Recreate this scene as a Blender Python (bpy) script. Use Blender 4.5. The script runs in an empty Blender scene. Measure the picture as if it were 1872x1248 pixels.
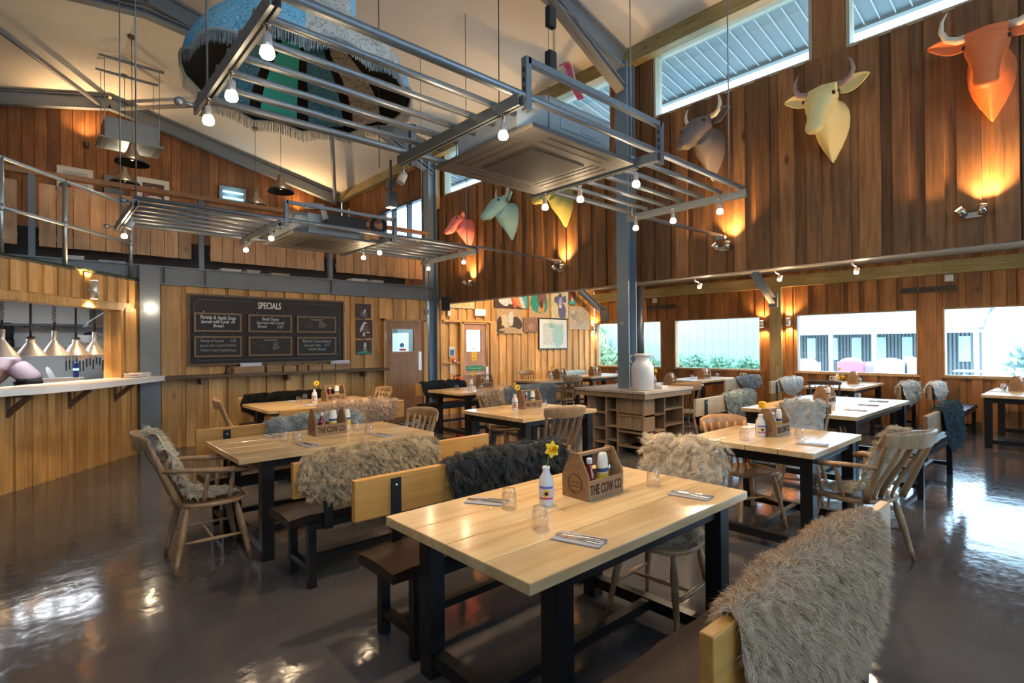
import bpy, math, random
import numpy as np
from mathutils import Vector, Matrix
PI=math.pi
R=math.radians
sc=bpy.context.scene
C=sc.collection
# ---------------- camera ----------------
CH=1.53
def make_camera():
    yaw,pit,rol=R(42.1),R(.33),R(-.5)
    fw=Vector((math.sin(yaw)*math.cos(pit),math.cos(yaw)*math.cos(pit),math.sin(pit)))
    r=Vector((math.cos(yaw),-math.sin(yaw),0)); u=r.cross(fw)
    r2=r*math.cos(rol)+u*math.sin(rol); u2=-r*math.sin(rol)+u*math.cos(rol)
    m=Matrix.Identity(4)
    for i in range(3):
        m[i][0]=r2[i]; m[i][1]=u2[i]; m[i][2]=-fw[i]
    m.translation=Vector((0,0,CH))
    cd=bpy.data.cameras.new('camera'); cd.sensor_width=36; cd.lens=975/1872*36
    cd.clip_start=.05; cd.clip_end=300
    co=bpy.data.objects.new('camera',cd); C.objects.link(co); co.matrix_world=m
    sc.camera=co
make_camera()
# ---------------- world, exposure ----------------
sc.view_settings.view_transform='Standard'
try: sc.view_settings.look='None'
except Exception: pass
sc.view_settings.gamma=1; sc.view_settings.exposure=0.28
sc.view_settings.use_curve_mapping=False
w=bpy.data.worlds.new('overcast_sky'); sc.world=w; w.use_nodes=True
nt=w.node_tree; nt.nodes.clear()
wo=nt.nodes.new('ShaderNodeOutputWorld'); bg=nt.nodes.new('ShaderNodeBackground')
tc=nt.nodes.new('ShaderNodeTexCoord'); sp=nt.nodes.new('ShaderNodeSeparateXYZ'); rp=nt.nodes.new('ShaderNodeValToRGB')
nt.links.new(tc.outputs['Generated'],sp.inputs[0]); nt.links.new(sp.outputs['Z'],rp.inputs[0])
rp.color_ramp.elements[0].position=0; rp.color_ramp.elements[0].color=(.55,.79,1,1)
rp.color_ramp.elements[1].position=.6; rp.color_ramp.elements[1].color=(.42,.68,1,1)
nt.links.new(rp.outputs[0],bg.inputs[0]); bg.inputs[1].default_value=9
nt.links.new(bg.outputs[0],wo.inputs[0])

# ---------------- tagging helpers ----------------
def tag(o,label,cat,group=None):
    o['label']=label; o['category']=cat
    if group: o['group']=group
    return o
def thing(name,label,cat,loc=(0,0,0),rz=0,group=None):
    o=bpy.data.objects.new(name,None); C.objects.link(o); o.empty_display_size=.1
    o.location=loc; o.rotation_euler=(0,0,rz); return tag(o,label,cat,group)
def dup(root,loc,rz,label,group=None):
    def cp(o,par):
        c=o.copy(); C.objects.link(c)
        if par is not None: c.parent=par
        for ch in KIDS.get(o.name,[]): KIDS.setdefault(c.name,[]).append(cp(ch,c))
        return c
    r=cp(root,None); r.location=loc; r.rotation_euler=(0,0,rz); r['label']=label
    if group: r['group']=group
    return r
KIDS={}
# ---------------- mesh builder ----------------
class MB:
    def __init__(s): s.v=[];s.f=[];s.r=[];s.m=[];s.sm=[]
    def add(s,vs,fs,mi=0,smooth=False,rnd=None):
        b=len(s.v); s.v.extend([tuple(v) for v in vs])
        if rnd is None: rnd=random.random()
        for f in fs:
            s.f.append(tuple(b+i for i in f)); s.r.append(rnd); s.m.append(mi); s.sm.append(smooth)
        return s
    def box(s,x0,y0,z0,x1,y1,z1,mi=0,M=None,rnd=None):
        vs=[Vector((x,y,z)) for x in (x0,x1) for y in (y0,y1) for z in (z0,z1)]
        if M is not None: vs=[M@v for v in vs]
        return s.add(vs,[(0,1,3,2),(4,6,7,5),(0,4,5,1),(2,3,7,6),(0,2,6,4),(1,5,7,3)],mi,False,rnd)
    def cbox(s,c,d,mi=0,rot=None,rnd=None):
        M=Matrix.Translation(Vector(c))
        if rot is not None: M=M@rot
        return s.box(-d[0]/2,-d[1]/2,-d[2]/2,d[0]/2,d[1]/2,d[2]/2,mi,M,rnd)
    def bar(s,a,b,w,h,mi=0,up=(0,0,1),rnd=None):
        a=Vector(a);b=Vector(b);d=b-a;L=d.length;x=d.normalized();u=Vector(up)
        if abs(x.dot(u))>.98: u=Vector((1,0,0))
        y=u.cross(x).normalized();z=x.cross(y)
        M=Matrix(((x.x,y.x,z.x,a.x),(x.y,y.y,z.y,a.y),(x.z,y.z,z.z,a.z),(0,0,0,1)))
        return s.box(0,-w/2,-h/2,L,w/2,h/2,mi,M,rnd)
    def tube(s,pts,rad,n=10,mi=0,caps=True,smooth=True,rnd=None,sq=None):
        pts=[Vector(p) for p in pts]
        if not hasattr(rad,'__len__'): rad=[rad]*len(pts)
        vs=[];fs=[];t0=None;u=None
        for i,p in enumerate(pts):
            a=pts[max(i-1,0)];b=pts[min(i+1,len(pts)-1)];t=(b-a).normalized()
            if u is None:
                u=Vector((0,0,1)) if abs(t.z)<.9 else Vector((1,0,0))
            u=(u-t*u.dot(t)).normalized(); w_=t.cross(u)
            ru=rad[i]; rw=rad[i]
            if sq: rw=rad[i]*sq
            for k in range(n):
                an=2*PI*k/n; vs.append(p+u*math.cos(an)*ru+w_*math.sin(an)*rw)
        for i in range(len(pts)-1):
            for k in range(n):
                k2=(k+1)%n; fs.append((i*n+k,i*n+k2,(i+1)*n+k2,(i+1)*n+k))
        if rnd is None: rnd=random.random()
        s.add(vs,fs,mi,smooth,rnd)
        if caps:
            b=len(s.v)-len(vs)
            s.f.append(tuple(b+k for k in range(n-1,-1,-1))); s.f.append(tuple(b+(len(pts)-1)*n+k for k in range(n)))
            s.r+=[rnd]*2; s.m+=[mi]*2; s.sm+=[False]*2
        return s
    def lathe(s,prof,n=20,mi=0,c=(0,0,0),smooth=True,M=None,caps=True,a0=0,a1=2*PI,rnd=None):
        full=abs(a1-a0-2*PI)<1e-6; nn=n if full else n+1
        vs=[]
        for (r,z) in prof:
            for k in range(nn):
                a=a0+(a1-a0)*k/n; v=Vector((r*math.cos(a),r*math.sin(a),z))
                if M is not None: v=M@v
                vs.append(v+Vector(c))
        fs=[]
        for i in range(len(prof)-1):
            for k in range(n):
                k2=(k+1)%nn; fs.append((i*nn+k,i*nn+k2,(i+1)*nn+k2,(i+1)*nn+k))
        if rnd is None: rnd=random.random()
        s.add(vs,fs,mi,smooth,rnd)
        if caps and full:
            b=len(s.v)-len(vs)
            if prof[0][0]>1e-5: s.f.append(tuple(b+k for k in range(n-1,-1,-1))); s.r.append(rnd); s.m.append(mi); s.sm.append(False)
            if prof[-1][0]>1e-5: s.f.append(tuple(b+(len(prof)-1)*n+k for k in range(n))); s.r.append(rnd); s.m.append(mi); s.sm.append(False)
        return s
    def prism(s,poly,z0,z1,mi=0,M=None,smooth=False,rnd=None):
        n=len(poly); vs=[Vector((x,y,z0)) for x,y in poly]+[Vector((x,y,z1)) for x,y in poly]
        if M is not None: vs=[M@v for v in vs]
        fs=[tuple(range(n-1,-1,-1)),tuple(range(n,2*n))]+[(i,(i+1)%n,n+(i+1)%n,n+i) for i in range(n)]
        return s.add(vs,fs,mi,smooth,rnd)
    def ell(s,c,r,n=16,m=10,mi=0,M=None,rnd=None):
        vs=[];fs=[]
        for i in range(m+1):
            th=PI*i/m
            for k in range(n):
                ph=2*PI*k/n; v=Vector((r[0]*math.sin(th)*math.cos(ph),r[1]*math.sin(th)*math.sin(ph),r[2]*math.cos(th)))
                if M is not None: v=M@v
                vs.append(v+Vector(c))
        for i in range(m):
            for k in range(n): fs.append((i*n+k,(i+1)*n+k,(i+1)*n+(k+1)%n,i*n+(k+1)%n))
        return s.add(vs,fs,mi,True,rnd)
    def grid(s,P,mi=0,smooth=True,rnd=None):
        a=len(P);b=len(P[0]);vs=[v for row in P for v in row]
        fs=[(i*b+j,(i+1)*b+j,(i+1)*b+j+1,i*b+j+1) for i in range(a-1) for j in range(b-1)]
        return s.add(vs,fs,mi,smooth,rnd)
    def build(s,name,mats,parent=None,bevel=0,seg=2,kind=None,solid=0,subd=0):
        me=bpy.data.meshes.new(name); me.from_pydata(s.v,[],s.f)
        if not isinstance(mats,(list,tuple)): mats=[mats]
        for m in mats: me.materials.append(m)
        me.polygons.foreach_set('material_index',s.m); me.polygons.foreach_set('use_smooth',s.sm)
        at=me.attributes.new('rnd','FLOAT','FACE'); at.data.foreach_set('value',s.r)
        me.validate(); me.update()
        o=bpy.data.objects.new(name,me); C.objects.link(o)
        if parent is not None:
            o.parent=parent; KIDS.setdefault(parent.name,[]).append(o)
        if solid:
            md=o.modifiers.new('solid','SOLIDIFY'); md.thickness=solid; md.offset=0
        if bevel:
            md=o.modifiers.new('bevel','BEVEL'); md.width=bevel; md.segments=seg; md.limit_method='ANGLE'; md.angle_limit=R(40)
        if subd:
            md=o.modifiers.new('sub','SUBSURF'); md.levels=subd; md.render_levels=subd
        if kind: o['kind']=kind
        return o
def struct(name,mb,mats,**k): return mb.build(name,mats,kind='structure',**k)
def RZ(a): return Matrix.Rotation(a,4,'Z')
def RX(a): return Matrix.Rotation(a,4,'X')
def RY(a): return Matrix.Rotation(a,4,'Y')
# ---------------- materials ----------------
MATS={}
def mat(name,col,rough=.5,metal=0,spec=.5,bump=0,bscale=40,emit=None,estr=0,var=0,coat=0,trans=0):
    if name in MATS: return MATS[name]
    m=bpy.data.materials.new(name); m.use_nodes=True; n=m.node_tree; b=n.nodes['Principled BSDF']
    b.inputs['Base Color'].default_value=(*col,1); b.inputs['Roughness'].default_value=rough
    b.inputs['Metallic'].default_value=metal; b.inputs['Specular IOR Level'].default_value=spec
    if coat: b.inputs['Coat Weight'].default_value=coat; b.inputs['Coat Roughness'].default_value=.15
    if emit: b.inputs['Emission Color'].default_value=(*emit,1); b.inputs['Emission Strength'].default_value=estr
    if var or bump:
        t=n.nodes.new('ShaderNodeTexCoord'); ns=n.nodes.new('ShaderNodeTexNoise'); ns.inputs['Scale'].default_value=bscale; ns.inputs['Detail'].default_value=5
        n.links.new(t.outputs['Object'],ns.inputs['Vector'])
        if var:
            mx=n.nodes.new('ShaderNodeMix'); mx.data_type='RGBA'; mx.inputs[6].default_value=(*[c*(1-var) for c in col],1); mx.inputs[7].default_value=(*[min(1,c*(1+var)) for c in col],1)
            n.links.new(ns.outputs[0],mx.inputs[0]); n.links.new(mx.outputs[2],b.inputs['Base Color'])
        if bump:
            bp=n.nodes.new('ShaderNodeBump'); bp.inputs['Strength'].default_value=bump; bp.inputs['Distance'].default_value=.01
            n.links.new(ns.outputs[0],bp.inputs['Height']); n.links.new(bp.outputs[0],b.inputs['Normal'])
    MATS[name]=m; return m
def wood(name,dark,light,axis='Z',rough=.5,knot=.5,scale=9,vary=.35,coat=0,grey=0):
    if name in MATS: return MATS[name]
    m=bpy.data.materials.new(name); m.use_nodes=True; n=m.node_tree; L=n.links; b=n.nodes['Principled BSDF']
    b.inputs['Roughness'].default_value=rough
    if coat: b.inputs['Coat Weight'].default_value=coat; b.inputs['Coat Roughness'].default_value=.12
    t=n.nodes.new('ShaderNodeTexCoord'); at=n.nodes.new('ShaderNodeAttribute'); at.attribute_name='rnd'
    ad=n.nodes.new('ShaderNodeVectorMath'); ad.operation='MULTIPLY_ADD'
    cm=n.nodes.new('ShaderNodeCombineXYZ')
    for i in range(3): L.new(at.outputs['Fac'],cm.inputs[i])
    ad.inputs[1].default_value=(37,19,23); L.new(cm.outputs[0],ad.inputs[0]); L.new(t.outputs['Object'],ad.inputs[2])
    mp=n.nodes.new('ShaderNodeMapping'); s=[1,1,1]; s['XYZ'.index(axis)]=.07; mp.inputs['Scale'].default_value=s
    L.new(ad.outputs[0],mp.inputs[0])
    n1=n.nodes.new('ShaderNodeTexNoise'); n1.inputs['Scale'].default_value=scale*4; n1.inputs['Detail'].default_value=6; n1.inputs['Distortion'].default_value=.6; L.new(mp.outputs[0],n1.inputs['Vector'])
    r1=n.nodes.new('ShaderNodeValToRGB'); e=r1.color_ramp.elements; e[0].position=.3; e[0].color=(*dark,1); e[1].position=.68; e[1].color=(*light,1)
    L.new(n1.outputs[0],r1.inputs[0])
    # knots
    mp2=n.nodes.new('ShaderNodeMapping'); s2=[1,1,1]; s2['XYZ'.index(axis)]=.45; mp2.inputs['Scale'].default_value=s2; L.new(ad.outputs[0],mp2.inputs[0])
    vo=n.nodes.new('ShaderNodeTexVoronoi'); vo.inputs['Scale'].default_value=scale*.45; L.new(mp2.outputs[0],vo.inputs['Vector'])
    r2=n.nodes.new('ShaderNodeValToRGB'); e=r2.color_ramp.elements; e[0].position=.03; e[0].color=(1-knot,)*3+(1,); e[1].position=.11; e[1].color=(1,1,1,1); L.new(vo.outputs['Distance'],r2.inputs[0])
    mu=n.nodes.new('ShaderNodeMix'); mu.data_type='RGBA'; mu.blend_type='MULTIPLY'; mu.inputs[0].default_value=1; L.new(r1.outputs[0],mu.inputs[6]); L.new(r2.outputs[0],mu.inputs[7])
    # per board brightness
    mr=n.nodes.new('ShaderNodeMapRange'); mr.inputs[3].default_value=1-vary; mr.inputs[4].default_value=1+vary*.6; L.new(at.outputs['Fac'],mr.inputs[0])
    n3=n.nodes.new('ShaderNodeTexNoise'); n3.inputs['Scale'].default_value=1.3; n3.inputs['Detail'].default_value=3; L.new(ad.outputs[0],n3.inputs['Vector'])
    mr2=n.nodes.new('ShaderNodeMapRange'); mr2.inputs[1].default_value=.3; mr2.inputs[2].default_value=.7; mr2.inputs[3].default_value=.75; mr2.inputs[4].default_value=1.2; L.new(n3.outputs[0],mr2.inputs[0])
    mm=n.nodes.new('ShaderNodeMath'); mm.operation='MULTIPLY'; L.new(mr.outputs[0],mm.inputs[0]); L.new(mr2.outputs[0],mm.inputs[1])
    hs=n.nodes.new('ShaderNodeHueSaturation'); L.new(mu.outputs[2],hs.inputs['Color']); L.new(mm.outputs[0],hs.inputs['Value'])
    L.new(hs.outputs[0],b.inputs['Base Color'])
    bp=n.nodes.new('ShaderNodeBump'); bp.inputs['Strength'].default_value=.25; bp.inputs['Distance'].default_value=.004; L.new(n1.outputs[0],bp.inputs['Height']); L.new(bp.outputs[0],b.inputs['Normal'])
    MATS[name]=m; return m
def glassmat(name,tint=(1,1,1),gloss=.12,rough=0.0):
    m=bpy.data.materials.new(name); m.use_nodes=True; n=m.node_tree; n.nodes.clear()
    o=n.nodes.new('ShaderNodeOutputMaterial'); t=n.nodes.new('ShaderNodeBsdfTransparent'); g=n.nodes.new('ShaderNodeBsdfGlossy'); mx=n.nodes.new('ShaderNodeMixShader'); lw=n.nodes.new('ShaderNodeLayerWeight'); lw.inputs[0].default_value=.25
    t.inputs[0].default_value=(*tint,1); g.inputs['Roughness'].default_value=rough
    mt=n.nodes.new('ShaderNodeMath'); mt.operation='MULTIPLY_ADD'; mt.inputs[1].default_value=.6; mt.inputs[2].default_value=gloss*.3
    n.links.new(lw.outputs['Facing'],mt.inputs[0])
    n.links.new(mt.outputs[0],mx.inputs[0]); n.links.new(t.outputs[0],mx.inputs[1]); n.links.new(g.outputs[0],mx.inputs[2]); n.links.new(mx.outputs[0],o.inputs[0])
    MATS[name]=m; return m
W_clad=wood('aged_cladding',(.165,.072,.027),(.30,.15,.06),rough=.6,knot=.8,vary=.42,scale=6)
W_pine=wood('golden_pine_boards',(.56,.27,.075),(.76,.44,.15),rough=.5,knot=.7,vary=.25,scale=6)
W_attic=wood('dark_stained_boards',(.17,.06,.016),(.29,.115,.034),rough=.6,knot=.6,vary=.35,scale=6)
W_win=wood('brown_window_wall_boards',(.25,.10,.03),(.40,.18,.06),rough=.5,knot=.6,vary=.35,scale=6)
W_panel=wood('raw_balcony_boards',(.42,.23,.11),(.62,.37,.19),rough=.6,knot=.6,vary=.18,scale=6)
W_green=wood('greenish_treated_timber',(.24,.18,.07),(.38,.30,.13),axis='Y',rough=.6,knot=.5,vary=.1)
W_greenz=wood('greenish_treated_post',(.28,.20,.09),(.42,.33,.16),axis='Z',rough=.6,knot=.5,vary=.1)
W_railx=wood('handrail_timber',(.26,.12,.05),(.40,.21,.09),axis='X',rough=.5,vary=.1)
W_shelf=wood('rough_shelf_board',(.10,.055,.028),(.22,.13,.07),axis='X',rough=.6,vary=.2)
W_tab=wood('pale_pine_tabletop',(.66,.41,.18),(.86,.62,.33),axis='X',rough=.25,knot=.5,vary=.12,scale=3.5,coat=.3)
W_tabedge=W_tab
W_back=wood('varnished_bench_plank',(.56,.25,.05),(.74,.38,.10),axis='X',rough=.35,knot=.4,vary=.1,scale=5)
W_chair=wood('beech_chair_wood',(.32,.18,.085),(.47,.29,.15),axis='Z',rough=.35,knot=.1,vary=.12,scale=8)
W_chairdk=wood('dark_elm_chair_wood',(.09,.06,.045),(.16,.11,.08),axis='Z',rough=.35,knot=.1,vary=.1)
W_chairor=wood('honey_beech_chair_wood',(.52,.25,.09),(.68,.38,.16),axis='Z',rough=.28,knot=.1,vary=.1)
W_crate=wood('oiled_caddy_wood',(.26,.14,.06),(.40,.24,.12),axis='X',rough=.5,knot=.2,vary=.12)
W_island=wood('reclaimed_scaffold_board',(.25,.15,.075),(.42,.27,.15),axis='Z',rough=.6,knot=.6,vary=.25)
W_door=wood('veneered_door',(.34,.15,.06),(.46,.225,.10),rough=.38,knot=0,vary=.05,scale=5)
W_doorf=wood('pink_fire_door',(.50,.24,.13),(.58,.30,.17),rough=.4,knot=0,vary=.05,scale=5)
M_steel=mat('grey_painted_steel',(.17,.20,.23),.45,.0,var=.12,bscale=6)
M_steelbl=mat('blue_grey_painted_steel',(.16,.23,.30),.4,.0)
M_galv=mat('galvanised_steel',(.27,.30,.33),.42,.7,var=.25,bscale=60)
M_rail=mat('bright_galvanised_tube',(.50,.56,.60),.32,.8,var=.2,bscale=60)
M_black=mat('black_powder_coat',(.008,.008,.009),.38)
M_blackpl=mat('black_plastic',(.012,.012,.013),.45)
M_seat=mat('dark_brown_leather',(.030,.014,.008),.42,spec=.3,bump=.25,bscale=90,var=.3)
M_white=mat('white_gloss_laminate',(.80,.80,.80),.25)
M_ceil=mat('cream_ceiling_board',(.74,.71,.64),.85,var=.06,bscale=2)
M_plaster=mat('white_kitchen_wall',(.62,.63,.62),.6)
M_chrome=mat('polished_steel',(.72,.72,.72),.14,1.0)
M_alu=mat('brushed_aluminium',(.80,.77,.73),.38,.75)
M_acw=mat('air_unit_grey_white',(.12,.115,.11),.6)  # grey-white darkened: shade on the units' undersides put into the colour
M_acb=mat('air_unit_zinc_casing',(.40,.45,.48),.45,.2)
M_dark=mat('dark_grille',(.06,.055,.052),.7,bump=.3,bscale=200)
M_bulb=mat('lamp_bulb_glow',(1,.8,.5),.3,emit=(1,.72,.40),estr=28)
M_led=mat('warm_lens_glow',(1,.8,.5),.3,emit=(1,.70,.36),estr=14)
M_heat=mat('heat_lamp_bulb_glow',(1,.8,.5),.3,emit=(1,.62,.32),estr=12)
M_paper=mat('white_paper',(.75,.74,.72),.7)
M_nap=mat('grey_napkin_paper',(.42,.41,.45),.8)
M_frameblk=mat('black_picture_frame',(.01,.01,.011),.35)
G_win=glassmat('window_glass',(.97,1,1),.1)
G_tum=glassmat('tumbler_glass',(.99,.99,.99),.15)
G_bot=glassmat('clear_bottle_glass',(.85,.88,.86),.5)
# ================= large structure =================
random.seed(4)
def pieces(lo,hi,cuts):
    out=[(lo,hi)]
    for a,b in cuts:
        n=[]
        for x,y in out:
            if b<=x or a>=y: n.append((x,y)); continue
            if a-x>.02: n.append((x,a))
            if y-b>.02: n.append((b,y))
        out=n
    return out
def clad(mb,ax,pl,sg,u0,u1,z0,z1,holes=(),pitch=.27,bw=.155,th=.032,slab=.16,batten=True):
    """board-on-board cladding; ax 'X': wall plane X=pl running along Y; ax 'Y': plane Y=pl running along X. sg: side the boards face"""
    def put(a,b,za,zb,d0,d1,rnd=None):
        if ax=='X': mb.box(min(pl+sg*d0,pl+sg*d1),a,za,max(pl+sg*d0,pl+sg*d1),b,zb,rnd=rnd)
        else: mb.box(a,min(pl+sg*d0,pl+sg*d1),za,b,max(pl+sg*d0,pl+sg*d1),zb,rnd=rnd)
    zt=z1 if callable(z1) else (lambda u:z1)
    ed=sorted(set([u0,u1]+[h[i] for h in holes for i in (0,1) if u0<h[i]<u1]))
    for a,b in zip(ed[:-1],ed[1:]):
        k=max(1,round((b-a)/pitch)); w_=(b-a)/k
        for i in range(k):
            p=a+i*w_;q=p+w_;m=(p+q)/2
            for za,zb in pieces(z0,zt(m),[(h[2],h[3]) for h in holes if h[0]<m<h[1]]): put(p+.006,q-.006,za,zb,-.015,0); put(p,q,za,zb,-slab,-.015,.0)
    if batten:
        u=u0+pitch*.5
        while u<u1:
            ww=bw*random.uniform(.8,1.15); p=max(u0,u-ww/2); q=min(u1,u+ww/2)
            for za,zb in pieces(z0,zt(u),[(h[2],h[3]) for h in holes if h[0]<q and h[1]>p]): put(p,q,za,zb,0,th)
            u+=pitch*random.uniform(.92,1.08)
# floor
M_floor=bpy.data.materials.new('grey_resin_floor'); M_floor.use_nodes=True
n=M_floor.node_tree; b=n.nodes['Principled BSDF']; t=n.nodes.new('ShaderNodeTexCoord')
n1=n.nodes.new('ShaderNodeTexNoise'); n1.inputs['Scale'].default_value=1.6; n1.inputs['Detail'].default_value=8
n2=n.nodes.new('ShaderNodeTexNoise'); n2.inputs['Scale'].default_value=26; n2.inputs['Detail'].default_value=6
for q in (n1,n2): n.links.new(t.outputs['Object'],q.inputs['Vector'])
r1=n.nodes.new('ShaderNodeValToRGB'); e=r1.color_ramp.elements; e[0].position=.32; e[0].color=(.068,.063,.066,1); e[1].position=.7; e[1].color=(.10,.093,.096,1)
n.links.new(n1.outputs[0],r1.inputs[0]); n.links.new(r1.outputs[0],b.inputs['Base Color'])
r2=n.nodes.new('ShaderNodeMapRange'); r2.inputs[1].default_value=.3; r2.inputs[2].default_value=.75; r2.inputs[3].default_value=.07; r2.inputs[4].default_value=.17; n.links.new(n2.outputs[0],r2.inputs[0]); n.links.new(r2.outputs[0],b.inputs['Roughness'])
b.inputs['Specular IOR Level'].default_value=.55
bp=n.nodes.new('ShaderNodeBump'); bp.inputs['Strength'].default_value=.35; bp.inputs['Distance'].default_value=.008
ad=n.nodes.new('ShaderNodeMath'); ad.operation='MULTIPLY_ADD'; ad.inputs[1].default_value=.07; n.links.new(n2.outputs[0],ad.inputs[0]); n3=n.nodes.new('ShaderNodeTexNoise'); n3.inputs['Scale'].default_value=5; n3.inputs['Detail'].default_value=3; n.links.new(t.outputs['Object'],n3.inputs['Vector']); n.links.new(n3.outputs[0],ad.inputs[2])
n.links.new(ad.outputs[0],bp.inputs['Height']); n.links.new(bp.outputs[0],b.inputs['Normal'])
m=MB(); m.box(-4.2,-5.2,-.15,12.2,14.8,0); struct('floor',m,M_floor)
# outer window wall
WZ=(.90,2.11)
WIN=[(7.57,9.69),(5.07,7.19),(2.25,4.33),(-.35,1.89),(-3.4,-.75)]
holes=[(a,b,*WZ) for a,b in WIN]
m=MB(); clad(m,'X',12.0,-1,-5,9.75,0,3.02,holes,pitch=.30,bw=.17); struct('wall_window_side',m,W_win)
# back walls
m=MB(); clad(m,'Y',9.5,-1,1.42,6.2,0,2.5,[(5.13,6.08,0,2.06)],pitch=.30,bw=.19,slab=.12); struct('wall_back',m,W_pine)
W_back2=wood('golden_pine_annex_boards',(.58,.28,.08),(.80,.47,.16),rough=.5,knot=.6,vary=.2,scale=6)
m=MB(); clad(m,'Y',9.75,-1,6.62,12.0,0,3.4,[(7.22,8.0,0,2.04)],pitch=.24,bw=.14,slab=.12); struct('wall_back_annex',m,W_back2)
# upper wall carrying the animal heads
UZ=(4.74,5.67)
UW=[(5.02,9.5),(2.19,4.28),(-.35,1.85),(-3.2,-.8)]
m=MB(); clad(m,'X',6.65,-1,-5,9.9,2.43,5.9,[(a,b,*UZ) for a,b in UW],pitch=.27,bw=.165,th=.036,slab=.18); struct('wall_right_upper',m,W_clad)
m=MB(); clad(m,'X',6.65,-1,9.9,14.6,2.75,5.9,[(10.27,12.32,3.5,4.92)],pitch=.24,bw=.1,slab=.18,batten=False); struct('wall_attic_right',m,W_attic)
RIDGE=(1.3,7.02); EZ=5.78
def roofz(x): return RIDGE[1]-abs(x-RIDGE[0])*(RIDGE[1]-EZ)/5.35
m=MB(); clad(m,'Y',14.6,-1,-4.1,6.65,2.5,lambda x:roofz(x)+.05,pitch=.2,slab=.12,batten=False); struct('wall_attic_gable',m,W_attic)
# unseen sides of the hall: left and behind, with wide glazed openings that bring in daylight
m=MB(); clad(m,'X',-4.05,1,-5,14.6,0,5.9,[(-3.5,-1.5,3.6,5.0)],pitch=.5,batten=False); struct('wall_left',m,W_clad)
m=MB(); clad(m,'Y',-5.0,1,-4.05,6.65,0,7.0,[(3.4,5.4,.9,2.3),(-2.2,2.6,3.6,5.0)],pitch=.5,batten=False); clad(m,'Y',-5.0,1,6.65,12.0,0,3.9,[(8.4,10.8,.9,2.3)],pitch=.5,batten=False); struct('wall_front',m,W_clad)
# ceilings
m=MB()
for xa,xb in ((RIDGE[0],6.85),(RIDGE[0],-4.25)):
    x0,x1=min(xa,xb),max(xa,xb); z0,z1=roofz(x0),roofz(x1)
    vs=[(x0,-5.2,z0),(x1,-5.2,z1),(x1,14.8,z1),(x0,14.8,z0)]; vs+=[(x,y,z+.12) for x,y,z in vs]
    m.add(vs,[(0,3,2,1),(4,5,6,7),(0,1,5,4),(1,2,6,5),(2,3,7,6),(3,0,4,7)])
struct('ceiling',m,M_ceil)
m=MB(); vs=[(6.86,-5.2,3.96),(12.15,-5.2,3.0),(12.15,9.9,3.0),(6.86,9.9,3.96)]; vs+=[(x,y,z+.12) for x,y,z in vs]
m.add(vs,[(0,3,2,1),(4,5,6,7),(0,1,5,4),(1,2,6,5),(2,3,7,6),(3,0,4,7)])
struct('ceiling_annex',m,mat('cream_annex_ceiling',(.62,.56,.46),.8))
m=MB(); m.box(1.42,9.56,2.5,6.5,14.6,2.74); m.box(-4.05,9.56,2.5,1.42,14.6,2.74); struct('floor_mezzanine',m,mat('grey_deck',(.12,.12,.12),.7))
m=MB(); m.box(6.66,-5,2.424,6.83,9.8,2.43); struct('trim_1',m,mat('cream_soffit_board',(.55,.5,.42),.7))
# green-tinted timber plates and posts
m=MB(); m.box(6.46,-5,5.6,6.62,14.45,5.84); struct('trim_2',m,W_green)
m=MB(); m.box(11.84,-5,2.70,11.97,9.7,2.93); struct('trim_3',m,W_green)
for i,(y,) in enumerate([(4.70,),(-.6,)]):
    m=MB(); m.box(11.86,y-.12,0,11.965,y+.12,2.72); struct('trim_%d'%(4+i),m,W_greenz)
m=MB(); m.box(6.46,9.62,4.5,6.618,9.8,5.62); struct('trim_8',m,W_greenz)
# windows
wn=[0]
def window_x(x,y0,y1,z0,z1,depth,fr,mt,sill=None,mull=()):
    wn[0]+=1
    r=bpy.data.objects.new('window_%d'%wn[0],None); C.objects.link(r); r['kind']='structure'; r.location=(x,(y0+y1)/2,z0)
    cy=(y0+y1)/2; a=y0-cy;b=y1-cy;h=z1-z0
    m=MB(); m.box(0,a,0,depth,a+fr,h); m.box(0,b-fr,0,depth,b,h); m.box(0,a+fr,0,depth,b-fr,fr); m.box(0,a+fr,h-fr,depth,b-fr,h)
    for q in mull: m.box(0,q-cy-fr/2,fr,depth,q-cy+fr/2,h-fr)
    m.build('window_frame',mt,r)
    m=MB(); m.box(depth*.6,a+fr,fr,depth*.6+.008,b-fr,h-fr); m.build('glass_pane',G_win,r)
    if sill: m=MB(); m.box(-.04,a-.03,-.025,depth*.5,b+.03,.004); m.build('window_sill',sill,r)
    return r
M_reveal=W_reveal=wood('pale_reveal_timber',(.40,.22,.09),(.6,.38,.18),axis='Z',rough=.5)
M_anth=mat('anthracite_frame',(.03,.035,.045),.4)
for a,b in WIN: window_x(11.99,a,b,*WZ,.16,.025,M_reveal,M_reveal)
for a,b in UW:
    window_x(6.64,a,b,*UZ,.17,.035,mat('pale_frame_timber',(.42,.38,.27),.5),None,[ (a+b)/2 ] if b-a>3 else ())
window_x(6.6,10.27,12.32,3.5,4.92,.12,.06,M_anth,None,(10.95,11.65))
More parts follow.
